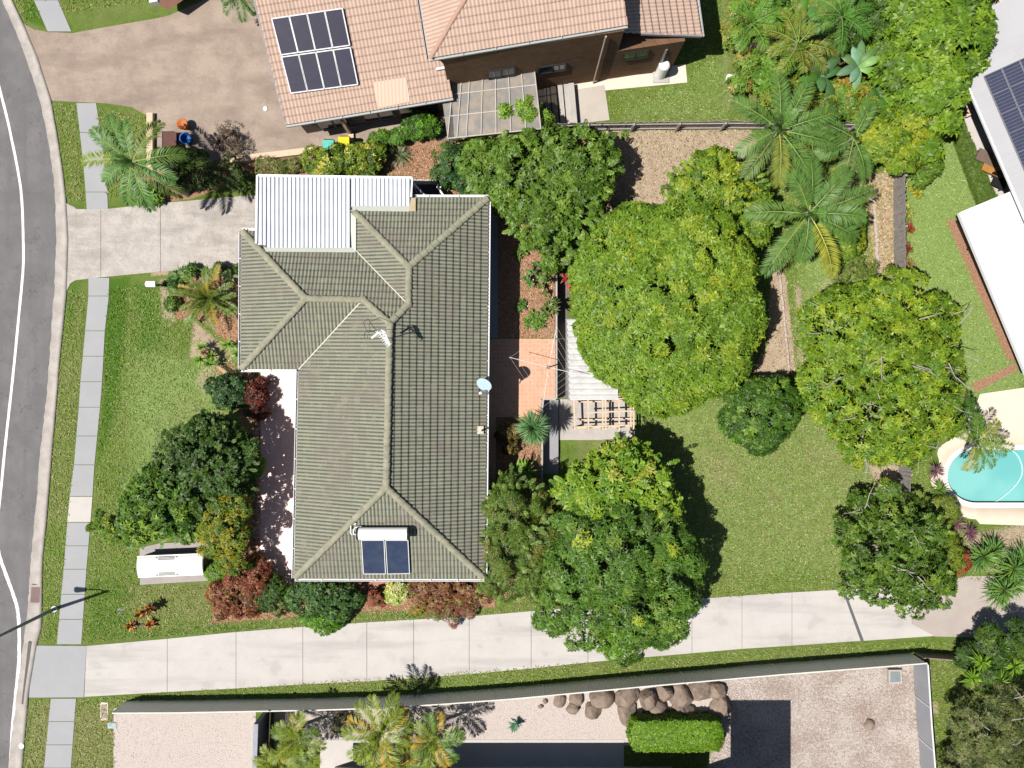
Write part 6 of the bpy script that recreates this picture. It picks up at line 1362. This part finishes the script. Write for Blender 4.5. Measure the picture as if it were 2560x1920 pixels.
# --- around the pool
palm("palm_tree", "green and gold palm leaning over the turquoise pool", 2440, 1105, 2.6, [(10, 1.5, 20, None), (-25, 1.8, 14, (.14, .2, .03)), (-55, 1.7, 10, None), (-100, 1.5, 8, (.3, .27, .03)), (50, 1.5, 26, (.2, .24, .03)), (95, 1.4, 26, (.1, .2, .02)), (-10, 1.9, 22, None), (150, 1.2, 20, None), (-75, 1.6, 8, None)], (.12, .2, .025), trunk=(2400, 1130), lf=.4, n=32, w=.04, tr=.08)
palm("palm_tree", "dark green palm at the top edge of the pool paving", 2415, 1050, 2.0, ring(8, 1.1, 30, 0, 14, 31), (.06, .14, .02), lf=.36, n=28, tr=.07)
for lab, x, y, col_ in (("purple spiky plant left of the turquoise pool", 2340, 1180, [(.17, .08, .11), (.24, .13, .16)]), ("second purple spiky plant nearer the pool corner", 2375, 1190, [(.2, .1, .12), (.13, .06, .08)]), ("purple spiky plant below the pool corner", 2395, 1310, [(.18, .08, .1), (.25, .13, .15)]), ("purple spiky plant next to the spiky green clump below the pool", 2425, 1335, [(.16, .07, .1)])):
    rosette("purple_cordyline", lab, x, y, .7, 46, .55, .045, col_, "plant", e0=-.1, e1=1.3, droop=.35, group="purple spiky plants around the pool")
rosette("strappy_plant", "green strappy plant at the lower left corner of the pool", 2350, 1225, .5, 50, .6, .05, [(.1, .2, .03), (.16, .26, .04)], "plant", droop=.4)
shrub("shrub", "olive green shrub at the rounded corner of the pool paving", [(2360, 1275, 38, .8, .5), (2335, 1300, 30, .7, .4), (2330, 1260, 26, .7, .4)], [(.13, .19, .03), (.2, .24, .04)], L=.15, W=.04)
for i, (lab, x, y, L) in enumerate((("green spiky palm clump below the pool", 2460, 1390, .9), ("larger green spiky palm clump at the right edge below the pool", 2535, 1420, 1.1), ("green spiky palm clump at the edge of the rear paving", 2510, 1475, .9))):
    rosette("spiky_palm", lab, x, y, 1.0, 110, L, .05, [(.07, .17, .04), (.12, .25, .06), (.17, .28, .04)], "plant", e0=-.1, e1=1.35, droop=.35, heads=[(0, 0, 0), (22, -12, -.2), (-16, 14, -.3)])
shrub("shrub", "red orange leaved shrub between the corner tree and the spiky palms", [(2405, 1400, 24, .7, .5), (2395, 1425, 20, .6, .4)], [(.35, .1, .04), (.25, .06, .03), (.16, .18, .04)], L=.16)
shrub("shrub", "low yellow green shrub right of the loose corner tree", [(2370, 1400, 40, .9, .6), (2350, 1450, 38, .8, .5), (2360, 1350, 32, .8, .5)], [(.17, .22, .025), (.12, .18, .02)], L=.16, loose=.25)
for i, (x, y, c1_, c2_) in enumerate(((2262, 520, "yellow", (.4, .36, .08)), (2266, 560, "crimson", (.28, .03, .03)), (2262, 610, "dark red", (.2, .03, .03)), (2272, 660, "copper", (.3, .13, .06)), (2286, 470, "golden", (.42, .34, .03)))):
    rosette("croton", f"{c1_} leaved croton just outside the weathered paling fence", x, y, .5, 40, .34, .08, [c2_, (.12, .2, .03)], "plant", wts=[2, 1], heads=[(0, 0, 0), (8, 14, -.1)], droop=.3)
t = [(2372, 300), (2395, 300), (2470, 470), (2462, 500), (2440, 500), (2400, 390)]
rng_ = nrg(); n = 5200; pp = rng_.random((n, 2)); A_, B_, C_, D_ = (2362, 300), (2392, 292), (2484, 498), (2440, 512)
xy = np.array([bil([A_, B_, C_, D_], a, b_) for a, b_ in pp]); pos = np.stack([(xy[:, 0] - 1280) * S, (960 - xy[:, 1]) * S, rng_.uniform(.05, .3, n)], -1)
gh = thing("ground_hedge", "low dark green hedge strip between the pale lawn and the white paving", "hedge", P(2420, 400)); v, q, c = leaves(pos, np.tile([[0, 0, 1.]], (n, 1)), 5, .14, .05, pick([(.08, .14, .025), (.11, .17, .035), (.06, .1, .02)], None, n, rng_), rng_); fast("foliage", v, q, LEAF, gh, c)

# --- boulders
se2 = thing("stone_edging", "pinkish stone edging along the left side of the front patio", "garden edging", P(646, 1250, 0)); rng = random.Random(9)
for k in range(34):
    y = 1060 + k * 11.3; x = 645 + rng.uniform(-2, 2); m = MB(); m.lathe(P(x, y, .0), [(.13 * rng.uniform(.7, 1.1), -.02), (.13 * rng.uniform(.8, 1.1), .08), (.06, .13)], 7, (rng.uniform(-.2, .2), rng.uniform(-.2, .2), 1)); m.build("stone", M("pink_stone", (.42, .27, .21), (.27, .17, .13), 4, .7, 25, .3), se2)
def boulder(label, px, py, r, h, seed, grp=None, name="boulder"):
    rng = np.random.default_rng(seed); n = 700; import bmesh
    b = bmesh.new(); bmesh.ops.create_icosphere(b, subdivisions=3, radius=1.0); me = bpy.data.meshes.new(name); R_ = rpx(r)
    nn = unit(rng.normal(size=(13, 3))); dd = rng.uniform(.68, 1.0, 13)
    for v in b.verts:
        p = v.co.copy(); q = nn @ np.array(p); f = float(min(1.08, np.min(np.where(q > .05, dd / np.maximum(q, .05), 9)))) * (1 + .06 * mnoise.noise(p * 4 + Vector((seed, 0, 0))))
        v.co = Vector((p.x * R_ * f * (1 + .2 * math.sin(seed)), p.y * R_ * f, max(-.2, p.z) * h * f * 1.15))
    b.to_mesh(me); b.free(); me.materials.append(M("boulder_stone", (0.29, 0.225, 0.18), (0.16, 0.12, 0.095), 2.5, .7, 22, .4, .9, .1, .02))
    o = place(name, me); o.location = P(px, py, 0); o.rotation_euler = (0, 0, seed * .9); tagit(o, label, "boulder", grp); return o
GB = "boulders in the retaining row of the south garden"
for i, (x, y, r, h, lab) in enumerate(((1398, 1750, 17, .3, "leftmost boulder of the row along the metal fence"), (1440, 1741, 22, .4, None), (1432, 1768, 19, .32, None), (1482, 1772, 24, .4, None), (1503, 1744, 27, .5, None), (1568, 1740, 28, .6, None),
        (1566, 1780, 29, .55, "pale front boulder nearest the clipped hedge"), (1618, 1743, 28, .65, None), (1662, 1728, 26, .6, None), (1640, 1772, 28, .5, None), (1702, 1738, 30, .6, None), (1748, 1722, 28, .6, None), (1790, 1724, 24, .55, "rightmost boulder of the row along the metal fence"), (1705, 1775, 30, .5, None), (1800, 1768, 34, .6, "large shaded boulder right of the hedge"))):
    boulder(lab or "brown boulder in the row between the metal fence and the hedge", x, y, r, h, 3 + i, GB)
boulder("tiny dark stone at the left end of the boulder row", 1352, 1766, 7, .12, 41, name="stone"); boulder("small dark stone beside the tiny one at the end of the boulder row", 1363, 1752, 8, .14, 42, name="stone")
boulder("grey rock in the bare left part of the tropical garden", 1890, 125, 18, .3, 43); boulder("larger pale boulder below the grey rock in the tropical garden", 1915, 160, 22, .4, 44)
boulder("grey round rock in the middle of the rocky yard", 2172, 1810, 13, .2, 45, name="stone")

# ------------------------------------------------------------------ things nobody could count
def scatter(name, region, n, fn, seed, avoid=()):
    rng = np.random.default_rng(seed); x0, y0, x1, y1 = region[0]; pts = []
    while sum(len(p) for p in pts) < n:
        p = np.stack([rng.uniform(x0, x1, n), rng.uniform(y0, y1, n)], -1); ok = np.ones(len(p), bool)
        if region[1] is not None: ok = region[1](p[:, 0], p[:, 1], rng)
        pts.append(p[ok])
        if len(pts) > 60: break
    p = np.concatenate(pts)[:n]; z = g(p[:, 0], p[:, 1]); f = (H - z) / H
    pos = np.stack([(p[:, 0] - 1280) * S * f, (960 - p[:, 1]) * S * f, z], -1); V, Q, C = fn(pos, rng); o = fast(name, V, Q, BITS if name != "lawn_grass" else LEAF, None, C); return tagit(o, kind="stuff")
HARD = [[(640, 1840), (1570, 1840), (1570, 2100), (640, 2100)], [(640, 570), (1250, 490), (1390, 490), (1390, 1470), (640, 1470)], [(160, 505), (900, 440), (900, 660), (160, 730)], [(200, 1605), (2200, 1465), (2720, 1430), (2720, 1600), (2160, 1606), (200, 1748)], [(60, 1605), (230, 1605), (230, 1750), (60, 1750)],
        [(60, 50), (520, -20), (1420, -20), (1420, 330), (640, 400), (370, 440), (364, 290), (130, 256)], [(1388, 540), (1480, 790), (1600, 990), (1600, 1100), (1388, 1215)], [(1410, 160), (1720, 150), (1720, 215), (1520, 230), (1530, 310), (1410, 320)], [(348, 1352), (550, 1350), (550, 1464), (348, 1464)],
        [(2395, 230), (2470, 180), (2700, 480), (2700, 1000), (2440, 505)], [(2330, 1000), (2440, 985), (2700, 930), (2700, 1330), (2440, 1330), (2330, 1230)]]
FP = [[(80, 0), (145, 0), (180, 80), (120, 80)], [(188, 254), (240, 254), (272, 525), (214, 528)], [(218, 692), (276, 692), (258, 954), (232, 1300), (204, 1612), (140, 1612), (180, 1200), (198, 954)], [(124, 1744), (192, 1744), (178, 1930), (108, 1930)]]
def softmask(polys, x, y):
    m = np.zeros(len(x))
    for poly, v, soft in polys: m = np.maximum(m, v * ss(-soft, soft, sdf(poly, x, y)))
    return m
def lawn_ok(x, y, rng):
    ok = x > itp(KERB_R, y) + 3
    for poly in HARD + FP: ok &= ~inside(poly, x, y)
    bare = np.maximum.reduce([softmask(t_, x, y) for t_ in (DIRT, MULCH, GRAVEL, ROCKY)]); ok &= rng.random(len(x)) > bare * 1.15
    return ok
def blades(pos, rng):
    n = len(pos); px, py = pos[:, 0] / S + 1280, 960 - pos[:, 1] / S; dry = softmask(DRY, px, py); lush = softmask(LUSH, px, py); pale = softmask(PALE, px, py)
    base = pick([(.21, .31, .06), (.24, .335, .075), (.27, .345, .1), (.18, .27, .045)], None, n, rng); m = rng.random(n) < .12 + dry * .6; base[m] = pick([(.36, .31, .17), (.28, .26, .12), (.45, .4, .25)], None, int(m.sum()), rng)
    base = np.where((rng.random(n) < lush * .8)[:, None], np.array([[.09, .2, .018]]), base); base = np.where((rng.random(n) < pale * .7)[:, None], np.array([[.28, .39, .13]]), base)
    return leaves(pos, np.tile([[0, 0, 1.]], (n, 1)) + rng.normal(0, .25, (n, 3)), 2, .13, .035, base, rng, .15, 1.0)
scatter("lawn_grass", ((0, -60, 2620, 1980), lawn_ok), 95000, blades, 11)
def chips(cols, s0, s1):
    def fn(pos, rng):
        n = len(pos); return leaves(pos + np.stack([np.zeros(n), np.zeros(n), rng.uniform(.01, .05, n)], -1), np.array([[0, 0, 1.]]) + rng.normal(0, .35, (n, 3)), 1, s1, s0, pick(cols, None, n, rng), rng, -.2, .4, .02, .02)
    return fn
def in_mask(polys, avoid=True):
    def fn(x, y, rng):
        ok = rng.random(len(x)) < softmask(polys, x, y)
        if avoid:
            for poly in HARD[2:3] + HARD[6:7] + HARD[5:6]: ok &= ~inside(poly, x, y)
        return ok & (x > 200)
    return fn
scatter("mulch_chips", ((320, 300, 1600, 1560), in_mask(MULCH)), 26000, chips([(.46, .25, .15), (.56, .35, .23), (.32, .16, .1), (.64, .47, .34), (.22, .11, .07)], .035, .1), 12)
scatter("dirt_litter", ((1380, 300, 2260, 1260), in_mask(DIRT)), 5200, chips([(.4, .3, .2), (.55, .46, .34), (.26, .17, .11), (.12, .18, .04), (.62, .54, .42)], .04, .11), 13)
scatter("fallen_leaves", ((1400, 900, 2240, 1460), lawn_ok), 650, chips([(.42, .34, .16), (.36, .27, .12), (.46, .42, .22), (.3, .22, .1)], .04, .17), 14)
scatter("fallen_leaves", ((2165, 430, 2262, 710), None), 1300, chips([(.42, .27, .15), (.3, .18, .1), (.55, .42, .27), (.2, .22, .05)], .05, .22), 15)
def stones(cols, smin, smax):
    O = np.array([(1, 0, 0), (0, 1, 0), (-1, 0, 0), (0, -1, 0), (0, 0, 1), (0, 0, -1)], float); F = np.array([(0, 1, 4), (1, 2, 4), (2, 3, 4), (3, 0, 4), (1, 0, 5), (2, 1, 5), (3, 2, 5), (0, 3, 5)])
    def fn(pos, rng):
        n = len(pos); s = rng.uniform(smin, smax, (n, 1, 1)) * rng.uniform(.6, 1.3, (n, 1, 3)); a = rng.uniform(0, 2 * PI, n); v = O[None] * s * rng.uniform(.7, 1.3, (n, 6, 1)); c, s_ = np.cos(a)[:, None], np.sin(a)[:, None]
        v = np.stack([v[..., 0] * c - v[..., 1] * s_, v[..., 0] * s_ + v[..., 1] * c, v[..., 2] * .7 + .01], -1) + pos[:, None]
        return v.reshape(-1, 3), (F[None] + np.arange(n)[:, None, None] * 6).reshape(-1, 3), np.repeat(pick(cols, None, n, rng) * rng.uniform(.8, 1.15, (n, 1)), 6, 0)
    return fn
rock_ok = lambda x, y, rng: rng.random(len(x)) < softmask(ROCKY, x, y)
scatter("rocky_gravel", ((1760, 1650, 2310, 1980), rock_ok), 11000, stones([(.6, .53, .48), (.54, .46, .41), (.64, .58, .54), (.44, .36, .31), (.56, .46, .38)], .012, .045), 16)
grav_ok = lambda x, y, rng: rng.random(len(x)) < softmask(GRAVEL, x, y)
scatter("pale_gravel", ((285, 1745, 1860, 1990), grav_ok), 5000, stones([(.74, .66, .61), (.68, .6, .55), (.76, .7, .66), (.56, .47, .42)], .01, .026), 17)
